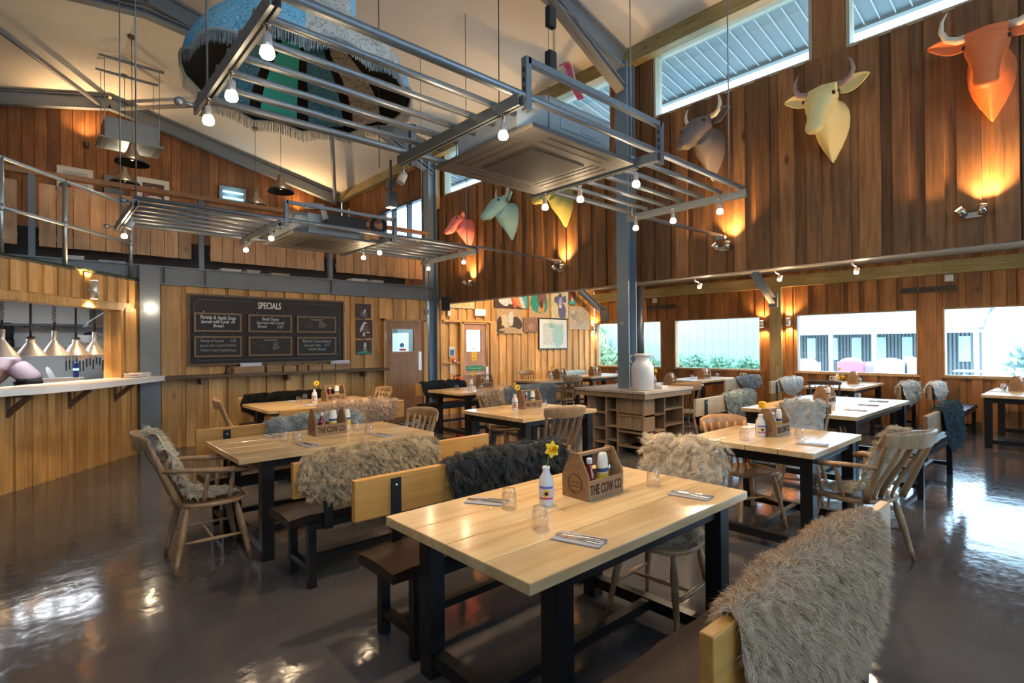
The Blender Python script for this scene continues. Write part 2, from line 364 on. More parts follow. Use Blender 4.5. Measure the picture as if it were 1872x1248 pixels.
# overhanging corrugated eaves outside the high windows
m=MB(); N=260; P0=[];P1=[]
for i in range(N+1):
    y=-5.2+i*(20/N)*1.0
    dz=(.018 if i%4<2 else 0)
    P0.append((6.86,y,5.88)); P1.append((8.15,y,5.68))
m.grid([P0,P1],smooth=False); 
for i in range(118):
    y=-5.1+i*.17
    m.bar((6.9,y,5.865),(8.12,y,5.672),.010,.02,mi=1)
struct('trim_9',m,[mat('ribbed_eaves_sheet',(.13,.18,.21),.5),mat('eaves_rib_pale',(.5,.56,.6),.5)])
m=MB(); m.box(6.84,-5.2,5.68,6.92,15,5.9); m.box(8.1,-5.2,5.64,8.2,15,5.74); struct('trim_10',m,mat('eaves_edge_board',(.22,.24,.24),.6))
# ---- steel frame ----
def ibeam(mb,a,b,h,w,ft=.02,wt=.015,up=(0,0,1)):
    a=Vector(a);b=Vector(b);x=(b-a).normalized();u=Vector(up)
    y=u.cross(x).normalized();z=x.cross(y)
    mb.bar(a,b,wt,h,up=up); mb.bar(a+z*(h/2-ft/2),b+z*(h/2-ft/2),w,ft,up=up); mb.bar(a-z*(h/2-ft/2),b-z*(h/2-ft/2),w,ft,up=up)
for i,Y in enumerate((14.38,9.62,4.65)):
    for j,(xe,zz) in enumerate(((6.42,roofz(6.42)),(-3.9,roofz(-3.9)))):
        m=MB(); d=.16
        ibeam(m,(RIDGE[0],Y,RIDGE[1]-d-.02),(xe,Y,zz-d-.02),.28,.15)
        if Y!=14.38:
            ibeam(m,(RIDGE[0],Y,RIDGE[1]-.45),(RIDGE[0]+(xe-RIDGE[0])*.32,Y,roofz(RIDGE[0]+(xe-RIDGE[0])*.32)-.26),.10,.15)
            ibeam(m,(xe,Y,zz-.62),(RIDGE[0]+(xe-RIDGE[0])*.72,Y,roofz(RIDGE[0]+(xe-RIDGE[0])*.72)-.28),.10,.15)
        tag(m.build('roof_rafter',M_steel),['grey steel rafter against the far gable','grey steel rafter above the balcony front','grey steel rafter above the nearest tall column'][i]+[', on the animal-head side',', left of the ridge'][j],'roof beam','steel roof rafters')
for a,b,l in (((1.1,14.3,6.75),(-1.1,9.7,6.25),'grey tube brace running up to the left from the far ridge'),((1.5,14.3,6.75),(4.1,9.7,6.15),'grey tube brace running up to the right from the far ridge'),((6.3,14.25,5.55),(4.2,9.7,6.12),'grey tube brace running up from the far corner above the attic windows')):
    m=MB(); m.tube([a,b],.045,12); tag(m.build('roof_brace',M_steel),l,'brace','tube braces under the ceiling')
def col(name,x,y,z0,z1,w,h,label,mt=M_steelbl,along='Y'):
    m=MB()
    if along=='Y': m.box(x-w/2,y-h/2,z0,x+w/2,y-h/2+.018,z1);m.box(x-w/2,y+h/2-.018,z0,x+w/2,y+h/2,z1);m.box(x-.008,y-h/2+.018,z0,x+.008,y+h/2-.018,z1)
    else: m.box(x-w/2,y-h/2,z0,x-w/2+.018,y+h/2,z1);m.box(x+w/2-.018,y-h/2,z0,x+w/2,y+h/2,z1);m.box(x-w/2+.018,y-.008,z0,x+w/2-.018,y+.008,z1)
    return tag(m.build(name,mt),label,'column')
cc=col('steel_column',6.47,4.65,.885,5.62,.2,.2,'tall blue-grey steel column rising from the shelving island past the animal-head wall',along='X')
m=MB()
def wifi():
    # white wifi mark and lines of small text on the column
    mb=MB()
    for r in (.018,.034,.05):
        pts=[(6.3655,4.665-math.sin(a)*r,1.79+math.cos(a)*r) for a in [R(-45+i*9) for i in range(11)]]
        mb.tube(pts,.0035,5)
    mb.ell((6.3655,4.665,1.79),(.003,.007,.007),8,6)
    return mb
wifi().build('wifi_mark',mat('white_vinyl',(.8,.8,.8),.6),cc)
m=MB(); m.tube([(6.79,4.68,.885),(6.79,4.68,2.38)],.085,24); tag(m.build('round_post',mat('charcoal_tube',(.035,.037,.042),.35)),'dark round steel post standing on the island beside the blue-grey column','post')
col('steel_column',1.30,9.40,0,2.72,.25,.17,'grey steel column between the serving hatch and the specials wall',M_steel)
col('steel_column',6.36,9.62,0,5.5,.2,.2,'blue-grey steel column between the two brown doors, below the rafter end',along='X')
# lightweight grey box behind its web
m=MB(); ibeam(m,(-4,9.44,2.61),(6.26,9.44,2.61),.28,.12)
for x in (1.5,2.05,4.08,6.2): m.box(x-.006,9.375,2.48,x+.006,9.5,2.74)
tag(m.build('balcony_edge_beam',M_steel),'long grey steel beam with stiffener plates carrying the balcony front','beam')
# knee braces of the annex
for i,(y) in enumerate((4.72,9.3)):
    t_=thing('knee_brace',['white-lit steel knee brace rising from the timber post between the long windows','grey steel knee brace rising from the corner beside the framed print'][i],'brace',(11.8,y,2.42),0,'steel knee braces under the annex ceiling')
    m=MB(); ibeam(m,(0,0,0),(-.95,0,.55),.14,.12); m.build('brace_beam',M_steel,t_)
    m=MB(); m.box(0,-.09,-.14,.05,.09,.16); m.build('end_plate',M_steel,t_)
# balcony
BAL=thing('balcony_balustrade','long balcony balustrade of pale plank panels, grey posts and a brown timber handrail','balustrade',(0,0,0))
for i,(x) in enumerate((-2.0,.02,2.0,4.09,6.15)):
    m=MB(); m.box(x-.035,9.45,2.74,x+.035,9.53,3.84); m.build('post',M_steel,BAL)
m=MB(); m.box(-4,9.44,3.84,6.2,9.56,3.905); m.build('handrail',W_railx,BAL)
for i,(a,b) in enumerate(((-1.85,-.12),(.09,1.87),(2.13,3.98),(4.21,6.08))):
    m=MB(); k=round((b-a)/.17); w_=(b-a)/k
    for j in range(k): m.box(a+j*w_+.004,9.49,2.9+random.uniform(-.004,.004),a+(j+1)*w_-.004,9.512,3.74)
    t_=m.build('infill_panel',W_panel,BAL)
    m=MB(); m.box(a,9.512,2.98,b,9.535,3.06); m.box(a,9.512,3.6,b,9.535,3.68); m.build('back_rails',W_panel,t_)
# things glimpsed through the gap under the balcony panels
for i,(x,w_,h,c) in enumerate(((.35,.22,.1,0),(.75,.3,.07,1),(2.35,.3,.09,0),(2.75,.2,.1,1),(3.15,.3,.08,2),(4.65,.3,.1,0),(5.05,.26,.1,1))):
    m=MB(); m.box(x,9.75,2.745,x+w_,10.0,2.745+h); m.box(x-.01,9.74,2.745+h*.75,x+w_+.01,10.01,2.745+h)
    tag(m.build('storage_box',[M_paper,mat('pale_grey_card',(.5,.52,.52),.7),mat('manila_card',(.6,.45,.25),.7)][c],bevel=.004),['white lidded box seen in the floor gap over the serving hatch','flat grey lidded box in the gap just right of the white one over the hatch','white lidded box in the floor gap above the left end of the specials board','grey lidded box in the floor gap above the word specials','manila lidded box in the floor gap above the right end of the specials board','white lidded box in the floor gap over the small cow photographs','grey lidded box in the floor gap over the first brown door'][i],'box','boxes on the balcony floor')
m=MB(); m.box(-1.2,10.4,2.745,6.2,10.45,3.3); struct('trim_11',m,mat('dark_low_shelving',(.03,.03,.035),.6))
# ================= lamps =================
def light(kind,loc,power,col,par=None,size=.03,spot=None,rot=None,blend=.6):
    ld=bpy.data.lights.new('lamp_light',kind); ld.energy=power; ld.color=col
    ld.shadow_soft_size=size
    if kind=='SPOT': ld.spot_size=R(spot); ld.spot_blend=blend
    o=bpy.data.objects.new('lamp_light',ld); C.objects.link(o); o.location=loc
    if rot is not None: o.rotation_euler=rot
    if par is not None: o.parent=par
    return o
def aim(d): return Vector(d).to_track_quat('-Z','Y').to_euler()
WARM=(1,.66,.34); WARM2=(1,.74,.46)
def lattice_lamp(loc,label,kind='bulb',pw=14,group=None):
    t=thing('pendant_spot',label,'lamp',loc,0,group)
    m=MB(); m.lathe([(.014,.0),(.014,-.01),(.006,-.012),(.006,-.045)],10); m.build('stem',M_chrome,t)
    m=MB(); m.lathe([(.010,-.042),(.018,-.048),(.019,-.085),(.023,-.097)],16,caps=True); m.build('lamp_holder',M_alu,t)
    m=MB(); m.lathe([(.021,-.097),(.027,-.11),(.029,-.125),(.023,-.137),(.011,-.142),(0,-.143)],16); m.build('bulb',M_bulb,t)
    light('SPOT',(0,0,-.155),pw*2.2,WARM2,t,.03,118,(0,0,0),.9)
    light('POINT',(0,0,-.18),pw*.25,WARM2,t,.03)
    return t
BIG=((.70,4.72),(2.12,3.36)); SML=((.72,4.70),(5.95,7.33)); LZ=2.86
def lattice(nm,X,Y,label):
    t=thing('hanging_lighting_rack',label,'lighting rack',(X[0],Y[0],LZ),0,'hanging tube racks')
    W=X[1]-X[0];D=Y[1]-Y[0]
    xs=[.0,1.28,2.62,W]
    for k,x in enumerate(xs):
        m=MB(); m.box(x-.022,-.02,-.035,x-.018,D+.02,.03); m.box(x+.018,-.02,-.035,x+.022,D+.02,.03); m.box(x-.018,-.02,.026,x+.018,D+.02,.03); m.box(x-.018,-.02,-.035,x-.006,D+.02,-.031); m.box(x+.006,-.02,-.035,x+.018,D+.02,-.031)
        m.build('cross_channel',M_galv,t)
    for j in range(7):
        y=.03+(D-.06)*j/6
        segs=[(0,W)] if j in (0,6) else [(0,1.45),(2.62,W)]
        for a,b in segs:
            m=MB(); m.tube([(a-.01,y,.055),(b+.01,y,.055)],.024 if j in (0,6) else .019,12); m.build('tube',M_galv,t)
    for x in (1.36,2.70):
        for y in (.02,D-.02):
            m=MB()
            m.box(x-.02,y-.02,-.03,x-.016,y+.02,.27); m.box(x+.016,y-.02,-.03,x+.02,y+.02,.27); m.box(x-.016,y-.02,-.03,x+.016,y-.016,.27)
            for q in range(4): m.box(x-.0215,y-.006,.02+q*.055,x-.0195,y+.006,.045+q*.055,mi=1)
            m.build('slotted_upright',[M_galv,M_black],t)
    for y in (.02,D-.02):
        m=MB(); m.box(1.36,y-.02,.235,2.70,y+.02,.27); m.build('top_rail',M_galv,t)
    # hangers
    for x in (0,W-.1):
        for y in (.1,D-.1):
            X_=X[0]+x
            zc=roofz(X_)-LZ
            m=MB(); m.tube([(x+.02,y,0),(x+.02,y,zc)],.006,6); m.build('hanger_rod',M_galv,t)
    m=MB(); m.tube([(0,-.0,.01),(-.07,.0,.01)],.012,8); m.ell((-.09,0,.01),(.03,.026,.026),12,8); m.build('end_clamp',M_galv,t)
    m=MB(); m.tube([(0,D,.01),(-.07,D,.01)],.012,8); m.ell((-.09,D,.01),(.03,.026,.026),12,8); m.build('end_clamp',M_galv,t)
    return t
lattice('big',*BIG,'nearer large hanging rack of galvanised tubes around the nearer air unit')
lattice('small',*SML,'farther hanging rack of galvanised tubes in front of the balcony')
# conduits from the racks to the wall
for (a,b,l) in (((4.74,3.33,2.90),(6.62,3.26,2.90),'flat grey conduit from the nearer rack to the wall'),((4.72,5.98,2.93),(6.62,6.1,2.93),'flat grey conduit from the farther rack to the wall')):
    m=MB(); m.bar(a,b,.05,.025); m.box(b[0]-.08,b[1]-.06,b[2]-.05,b[0]-.01,b[1]+.06,b[2]-.01); tag(m.build('cable_conduit',M_galv),l,'conduit')
# ceiling cassettes
def cassette(x0,y0,s,z,label,big=True):
    t=thing('air_conditioning_cassette',label,'air conditioner',(x0+s/2,y0+s/2,z),0,'ceiling cassette air units')
    h=s/2
    m=MB()
    # panel with recessed centre
    m.box(-h,-h,0,h,-h+.2*s,.03);m.box(-h,h-.2*s,0,h,h,.03);m.box(-h,-h+.2*s,0,-h+.2*s,h-.2*s,.03);m.box(h-.2*s,-h+.2*s,0,h,h-.2*s,.03)
    m.build('fascia',M_acw,t,bevel=.006)
    m=MB(); g=h-.2*s
    m.box(-g,-g,.004,g,g,.03); m.box(-g+.05,-g+.05,-.006,g-.05,g-.05,.004,mi=1); m.build('intake_grille',[M_acw,M_dark],t)
    for a in range(4):
        m=MB(); q=RZ(a*PI/2); m.box(-.30*s,-h+.065*s,-.004,.30*s,-h+.075*s,.01,M=q); m.box(-.30*s,-h+.135*s,-.004,.30*s,-h+.145*s,.01,M=q); m.box(-.28*s,-h+.075*s,-.001,.28*s,-h+.135*s,.004,mi=1,M=q); m.build('air_vane',[M_acw,mat('tan_vane_recess',(.12,.10,.08),.6)],t)
    m=MB(); b=h*.88; H=.27
    ch=.14
    m.prism([(-b+ch,-b),(b-ch,-b),(b,-b+ch),(b,b-ch),(b-ch,b),(-b+ch,b),(-b,b-ch),(-b,-b+ch)],.03,H)
    m.build('casing',M_acb,t,bevel=.004)
    m=MB(); m.cbox((0,-b-.004,.17),(.9*b,.006,.16)); m.cbox((.15*b,-b-.009,.15),(.16,.006,.09)); m.cbox((-b-.004,0,.17),(.006,.9*b,.16)); m.cbox((-b*.92,-b*.92,.2),(.1,.008,.06),rot=RZ(-PI/4)); m.build('service_hatch',M_acb,t,bevel=.002)
    for sx in (-1,1):
        for sy in (-1,1): m=MB(); m.tube([(sx*b*.75,sy*(b+.03),.03),(sx*b*.75,sy*(b+.03),.30)],.005,6); m.build('threaded_rod',M_galv,t)
    return t
cassette(2.20,2.24,1.02,2.815,'large grey square air unit hanging in the nearer tube rack')
cassette(2.20,6.10,1.04,2.815,'grey square air unit hanging in the farther tube rack below the balcony')
# gear on the farther unit
m=MB(); m.box(2.55,6.0,2.93,3.05,6.1,3.07); tag(m.build('black_control_box',M_blackpl,bevel=.006),'black control box on top of the farther tube rack','control box')
m=MB()
for k in range(5): 
    pts=[(3.2+.09*math.cos(a*.5)+k*.012,6.02+.02*math.sin(k*2+a),3.03+.08*math.sin(a*.5)) for a in range(14)]
    m.tube(pts,.012,6)
tag(m.build('coiled_cable',M_blackpl),'coil of black cable lying on the farther tube rack','cable')
m=MB(); m.tube([(2.3,6.02,3.12),(2.5,6.02,3.14),(2.55,6.02,3.0)],.035,10); tag(m.build('insulated_pipe',M_acb),'grey insulated pipe elbow on the farther air unit','pipe')
# rack lamps : seen bulb centres at rack height
BL=[(0.708,2.23,'hanging rack lamp highest in the photo, near the top end of the nearer rack'),(0.705,2.73,'hanging rack lamp in the middle of the left end of the nearer rack'),(0.69,3.1,'hanging rack lamp at the lowest corner of the left end of the nearer rack'),
(1.98,2.25,'hanging rack lamp in front of the nearer air unit'),
(3.29,3.2,'hanging rack lamp in front of the olive animal head'),(3.33,2.84,'hanging rack lamp just right of the olive animal head'),(3.33,2.3,'hanging rack lamp beside the tall column, under the nearer rack'),
(4.59,3.18,'hanging rack lamp just right of the tall column, nearer rack'),(4.6,2.76,'hanging rack lamp over the conduit at the far end of the nearer rack'),(4.6,2.29,'hanging rack lamp at the right corner of the nearer rack')]
for i,(x,y,l) in enumerate(BL): lattice_lamp((x,y,LZ-.035),l,group='lamps under the tube racks',pw=(5,5,4,34,13,13,18,12,12,12)[i])
SL=[(0.74,6.9,'hanging rack lamp at the left end of the farther rack beside the gallery rail'),(1.95,6.97,'hanging rack lamp left of the farther air unit, the lower one'),(1.95,6.05,'hanging rack lamp left of the farther air unit, the upper one'),
(3.31,6.61,'hanging rack lamp right of the farther air unit, the left one of two close together'),(3.29,6.13,'hanging rack lamp right of the farther air unit, the right one of two close together'),(4.55,6.94,'hanging rack lamp at the far end of the farther rack beside the corner column'),(4.58,6.08,'hanging rack lamp under the pink animal head')]
for i,(x,y,l) in enumerate(SL): lattice_lamp((x,y,LZ-.035),l,group='lamps under the tube racks',pw=22)
# unlit spots on brackets
for (x,y,z,l) in ((2.0,3.36,2.825,'small white unlit spot lamp at the corner of the nearer rack above the attic window'),(.74,6.35,2.825,'small grey unlit spot lamp turned down at the left end of the farther rack')):
    t=thing('track_spot',l,'lamp',(x,y,z)); m=MB(); m.tube([(0,0,0),(0,0,-.07)],.006,8); m.build('stem',M_alu,t)
    m=MB(); m.tube([(0,0,-.06),(-.03,0,-.13)],.03,14); m.build('lamp_head',mat('pale_lamp_head',(.6,.6,.6),.4),t)
# twin wall uplighters
def twin(y,z,label,lit=(1,1),pw=60):
    t=thing('twin_wall_spot',label,'wall light',(6.60,y,z),0,'twin spot lamps on the animal-head wall')
    m=MB(); m.cbox((-.015,0,-.03),(.03,.12,.05)); m.build('back_plate',M_alu,t)
    for k,(sy,dirv) in enumerate(((1,(-.35,.55,.75)),(-1,(.12,-.08,1)))):
        d=Vector(dirv).normalized(); c=Vector((-.08,sy*.075,.0))
        m=MB(); m.tube([c-d*.045,c+d*.04],.036,16); m.tube([c,(-.02,sy*.04,-.03)],.008,6); hd=m.build('lamp_head',M_chrome,t)
        m=MB(); m.tube([c+d*.0405,c+d*.043],.03,16); m.build('lens',M_led,hd)
        if lit[k]: light('SPOT',tuple(c+d*.05),pw*(.35 if k==0 else 1),(1,.55,.20),t,.03,110,aim(d),.8)
for y,z,l in ((8.54,2.77,'twin wall spot near the corner column, below the pink animal head'),(6.06,2.80,'twin wall spot at the end of the upper conduit'),(3.23,2.76,'twin wall spot at the end of the lower conduit, right of the tall column'),(.80,2.74,'twin wall spot below the orange animal head')):
    twin(y,z,l,pw=115)
# additional daylight-side reflector spots under the animal wall edge
for y,l in ((3.75,'glaring spot lamp under the bottom edge of the animal-head wall'),(2.68,'small lit spot lamp by the steel knee brace'),(1.85,'small lit spot lamp under the wall edge over the long window, the rightmost')):
    t=thing('soffit_spot',l,'lamp',(6.98,y,2.36),0,'spot lamps under the animal-head wall')
    m=MB(); m.tube([(-.1,0,.01),(-.2,0,.02),(-.2,0,.062)],.008,6); m.build('bar',M_alu,t)
    m=MB(); m.tube([(-.05,0,-.005),(-.07,0,-.05)],.028,12); m.build('lamp_head',M_alu,t)
    m=MB(); m.ell((-.072,0,-.055),(.026,.026,.02),12,8); m.build('lens',M_bulb if y>3 else M_led,t)
    light('SPOT',(-.09,0,-.08),70 if y>3 else 30,WARM2,t,.03,140,aim((-.5,0,-.8)),.7)
    light('POINT',(.15,0,.05),26,WARM2,t,.03)
# sconces either side of the window posts
def sconce(p,nrm,label,pw=14,h=.15,rad=.045,grp='up and down wall lights'):
    t=thing('up_down_wall_light',label,'wall light',p,0,grp)
    n=Vector(nrm)
    m=MB(); m.tube([n*.02,n*.06],.02,8); c=n*.085; m.lathe([(rad,-h/2),(rad,h/2)],20,c=c); m.build('cylinder_body',M_alu,t)
    for s in (1,-1):
        m=MB(); m.lathe([(rad*.8,0),(rad*.8,.003),(0,.0035)],16,c=c+Vector((0,0,s*(h/2+.001)))); m.build('lens',M_led,t)
        light('SPOT',tuple(c+Vector((0,0,s*(h/2+.02)))),pw,(1,.56,.22),t,.02,120,aim((-n.x*-.25,-n.y*-.25,s)) if False else aim((n.x*-.18,n.y*-.18,s)),.7)
sconce((11.955,9.70-.02,1.97),(-1,0,0),'up and down wall light in the corner beside the framed print',26)
sconce((11.955,4.99,1.93),(-1,0,0),'up and down wall light left of the timber post between the windows',40)
sconce((11.955,4.44,1.96),(-1,0,0),'up and down wall light right of the timber post between the windows',40)
# heaters and sensors
for (y0,y1,z) in ((7.12,7.93,2.45),(1.70,2.48,2.45)):
    i=0 if y0>5 else 1
    t=thing('bar_heater',['black bar heater on the window wall, the one beside the tall column','black bar heater on the window wall, over the gap between the two right-hand windows'][i],'heater',(11.95,(y0+y1)/2,z),0,'bar heaters')
    L=(y1-y0); m=MB(); m.cbox((-.04,0,0),(.07,L,.10)); m.build('casing',mat('heater_edge',(.10,.09,.09),.4,.5),t,bevel=.008)
    for k in range(3):
        m=MB(); m.cbox((-.077,-L/2+L*(k+.5)/3,0),(.006,L/3-.02,.07)); m.build('element_window',M_blackpl,t)
for y,z,l in ((7.72,2.63,'square white junction box above the bar heater beside the tall column'),(1.79,2.63,'square white junction box above the right-hand bar heater')):
    m=MB(); m.cbox((11.955,y,z),(.05,.12,.12)); tag(m.build('junction_box',M_paper,bevel=.008),l,'junction box')
# attic pendants and uplights (warm wash on the far roof)
def pendant(x,y,z,label,rad=.26):
    t=thing('bell_pendant_lamp',label,'pendant lamp',(x,y,z),0,'dark bell pendants on the balcony')
    m=MB(); m.lathe([(rad,0),(rad*.97,.035),(rad*.6,.12),(rad*.34,.2),(rad*.2,.3),(rad*.16,.36),(.02,.38)],28,caps=False); m.build('shade',mat('dark_bronze_shade',(.04,.032,.028),.4,.5),t,solid=.006)
    zc=roofz(x)-z
    m=MB(); m.tube([(0,0,.37),(0,0,zc)],.005,6); m.build('cord',M_blackpl,t)
    m=MB(); m.lathe([(.06,zc-.03),(.065,zc-.005)],16); m.build('ceiling_rose',mat('bronze_rose',(.10,.06,.04),.4),t)
    m=MB(); m.ell((0,0,.1),(.03,.03,.045),12,8); m.build('bulb',mat('dim_bulb',(.9,.8,.6),.3,emit=(1,.8,.5),estr=1.5),t)
    light('SPOT',(0,0,.05),30,WARM2,t,.04,150,(0,0,0),.8); light('POINT',(0,-.35,.35),16,WARM2,t,.05)
for x,y,z,l in ((1.34,11.4,4.76,'dark bell pendant in front of the suspended attic air unit'),(1.42,13.1,4.80,'dark bell pendant partly behind the balcony handrail, below the attic air unit'),(3.87,11.4,4.73,'dark bell pendant hanging highest above the farther tube rack'),(3.76,12.7,4.67,'dark bell pendant beside the blue insect killer')):
    pendant(x,y,z,l)
# suspended attic unit with its two hanging channels
t=thing('attic_air_unit','long grey air unit hanging from rods under the far ridge','air conditioner',(1.43,12.4,5.34))
m=MB(); m.prism([(-.5,-.36),(.5,-.36),(.5,.36),(-.5,.36)],.0,.04); m.prism([(-.42,-.3),(.42,-.3),(.42,.3),(-.42,.3)],.04,.42); m.build('casing',M_steel,t,bevel=.01)
m=MB(); m.box(-.46,-.345,-.006,-.36,.3,.002); m.box(.36,-.345,-.006,.46,.3,.002); m.build('air_vane',M_acw,t)
for x in (-.42,.42):
    for y in (-.33,.33): m=MB(); m.tube([(x,y,.0),(x,y,1.48)],.006,6); m.build('hanger_rod',M_galv,t)
for y in (-.33,.33): m=MB(); m.box(-.5,y-.02,1.46,.5,y+.02,1.50); m.build('hanging_channel',M_steel,t)
# two attic uplights giving the warm wash under the far roof
for x,z,l in ((.9,5.9,'small brown uplight on the gable near the ridge'),(5.4,5.05,'small brown uplight on the gable near the far corner')):
    t=thing('attic_uplight',l,'wall light',(x,14.55,z),0,'uplights on the attic gable'); m=MB(); m.lathe([(.05,-.1),(.06,.02)],16,c=(0,-.08,0)); m.cbox((0,-.015,-.04),(.06,.03,.08)); m.build('body',mat('brown_metal',(.09,.05,.03),.5),t)
    light('SPOT',(0,-.10,.05),90,(1,.60,.28),t,.04,150,aim((0,-.5,1)),.9)
# lampshade: huge patchwork fabric pendant
t=thing('giant_patchwork_lampshade','giant bell-shaped lampshade patched in blue, teal and floral fabric with grey fringe','lampshade',(1.73,4.52,3.68))
def floral(name,base,c2,c3,scale=14):
    m=bpy.data.materials.new(name); m.use_nodes=True; n=m.node_tree; b=n.nodes['Principled BSDF']; b.inputs['Roughness'].default_value=.8
    tc=n.nodes.new('ShaderNodeTexCoord'); v=n.nodes.new('ShaderNodeTexVoronoi'); v.inputs['Scale'].default_value=scale; v2=n.nodes.new('ShaderNodeTexNoise'); v2.inputs['Scale'].default_value=scale*2; v2.inputs['Detail'].default_value=4
    n.links.new(tc.outputs['Object'],v.inputs['Vector']); n.links.new(tc.outputs['Object'],v2.inputs['Vector'])
    r=n.nodes.new('ShaderNodeValToRGB'); r.color_ramp.interpolation='CONSTANT'; e=r.color_ramp.elements; e[0].position=0; e[0].color=(*c2,1); e[1].position=.26; e[1].color=(*base,1); k=r.color_ramp.elements.new(.5); k.color=(*c3,1); k=r.color_ramp.elements.new(.62); k.color=(*base,1)
    ad=n.nodes.new('ShaderNodeMath'); ad.operation='MULTIPLY_ADD'; ad.inputs[1].default_value=.9; n.links.new(v.outputs['Distance'],ad.inputs[0]); mu=n.nodes.new('ShaderNodeMath'); mu.operation='MULTIPLY'; mu.inputs[1].default_value=.35; n.links.new(v2.outputs[0],mu.inputs[0]); n.links.new(mu.outputs[0],ad.inputs[2]); n.links.new(ad.outputs[0],r.inputs[0])
    n.links.new(r.outputs[0],b.inputs['Base Color']); return m
F_blue=floral('blue_floral_fabric',(.14,.46,.72),(.66,.80,.88),(.06,.30,.55),20)
F_white=floral('cream_floral_fabric',(.62,.58,.52),(.30,.12,.12),(.34,.30,.28),20)
F_light=floral('pale_blue_floral_fabric',(.25,.55,.72),(.70,.80,.84),(.12,.38,.60),20)
F_teal=mat('teal_fabric',(.07,.88,.84),.6)
F_blk=mat('black_lining',(.008,.006,.006),.8)
prof=[(.87,0),(.875,.06),(.85,.17),(.78,.30),(.66,.42),(.53,.50),(.44,.56),(.42,.62),(.42,1.25),(.40,1.5)]
NS=12
def scal(a): return .045*(1-abs(math.cos(a*NS/2)))
outer=[F_light,F_white,F_light,F_blue,F_teal,F_blue,F_light,F_light,F_white,F_white,F_light,F_light]
inner=[F_white,F_blue,F_teal,F_blue,F_blk,F_blk,F_blk,F_blk,F_blk,F_blk,F_blk,F_blk]
off=R(10)
for k in range(NS):
    a0=off+2*PI*k/NS;a1=off+2*PI*(k+1)/NS
    for side in (0,1):
        m=MB(); rows=[]
        for i,(r,z) in enumerate(prof):
            row=[]
            for j in range(9):
                u=j/8; aa=a0+(a1-a0)*u; rr=r-(.012 if side else 0); bulge=1+.02*math.sin(u*PI)
                row.append((rr*bulge*math.cos(aa),rr*bulge*math.sin(aa),z+(.05*math.sin(u*PI) if i==0 else 0)))
            rows.append(row)
        m.grid(rows)
        if side==0: m.build('outer_fabric_panel',outer[k],t)
        else:
            ip=m.build('inner_lining_panel',F_blk,t)
            if inner[k] is not F_blk:
                m=MB(); rows=[]
                for i,(r,z) in enumerate(prof[:8]):
                    row=[]
                    for j in range(9):
                        u=.12+.76*j/8; aa=a0+(a1-a0)*u; rr=r-.02
                        row.append((rr*math.cos(aa),rr*math.sin(aa),z+.10*(i==0)+.0))
                    rows.append(row)
                m.grid(rows); m.build('inner_fabric_strip',inner[k],ip)
m=MB()
for q in range(1500):
    a=2*PI*q/1500+random.uniform(-.002,.002); u=((a-off)%(2*PI/NS))/(2*PI/NS); z0=.05*math.sin(u*PI)+.005; r=.885*(1+.02*math.sin(u*PI)); L=random.uniform(.085,.115); da=random.uniform(-.008,.008); w_=.0016
    p=[(r*math.cos(a-w_),r*math.sin(a-w_),z0),(r*math.cos(a+w_),r*math.sin(a+w_),z0),((r+.005)*math.cos(a+da+w_),(r+.005)*math.sin(a+da+w_),z0-L),((r+.005)*math.cos(a+da-w_),(r+.005)*math.sin(a+da-w_),z0-L)]
    m.add(p,[(0,1,2,3)])
o=m.build('fringe',mat('grey_fringe',(.33,.37,.38),.8),t)
m=MB()
for k in range(NS*6):
    pass
m.tube([(.88*(1+.02*math.sin((((2*PI*q/144-off)%(2*PI/NS))/(2*PI/NS))*PI))*math.cos(2*PI*q/144),.88*(1+.02*math.sin((((2*PI*q/144-off)%(2*PI/NS))/(2*PI/NS))*PI))*math.sin(2*PI*q/144),.05*math.sin((((2*PI*q/144-off)%(2*PI/NS))/(2*PI/NS))*PI)+.004) for q in range(145)],.010,6,caps=False); m.build('rim_braid',mat('pale_braid',(.45,.5,.52),.7),t)
m=MB(); m.tube([(0,0,1.45),(0,0,3.2)],.012,8); m.lathe([(.4,1.48),(.02,1.52)],20,caps=False); m.build('suspension_rod',M_galv,t)
# chain hoist blocks above the nearer rack
t=thing('rope_hoist','two black pulley blocks with thin ropes hanging above the nearer air unit','hoist',(3.38,3.2,0))
m=MB(); m.prism([(-.045,-.03),(.045,-.03),(.05,0),(.045,.03),(-.045,.03),(-.05,0)],4.29,4.47); m.build('upper_block',M_blackpl,t,bevel=.012)
m=MB(); m.prism([(-.05,-.035),(.04,-.035),(.05,0),(.04,.035),(-.05,.035)],3.88,4.08); m.build('lower_block',M_blackpl,t,bevel=.012)
m=MB()
for dx in (-.03,.03,.05): m.tube([(dx,0,4.05),(dx*.9,0,roofz(3.38))],.003,5)
m.tube([(-.03,0,4.47),(0,0,4.53),(.03,0,4.47)],.006,6); m.build('ropes',mat('brown_rope',(.16,.12,.08),.8),t)
t=thing('pink_collar_strap','pink strap with gold studs lying over the top of the nearer air unit','strap',(3.6,3.2,3.12))
m=MB(); pts=[(.16*math.cos(a)-.05,.02,.72+.2*math.sin(a)) for a in [R(100-i*12) for i in range(17)]]
pts=[(-.08,0,.90),(-.02,0,.93),(.02,0,.90),(.04,0,.84),(.07,0,.78),(.12,0,.72),(.18,0,.67)]
pts=[(x,y,z-.0) for x,y,z in pts]
for a,b in zip(pts[:-1],pts[1:]): m.bar(a,b,.07,.012)
m.build('strap',mat('hot_pink_strap',(.75,.12,.32),.5),t)
m=MB(); m.tube([(x-.012,y-.036,z) for x,y,z in pts],.006,6); m.build('studded_edge',mat('gold_trim',(.6,.42,.2),.35,.8),t)
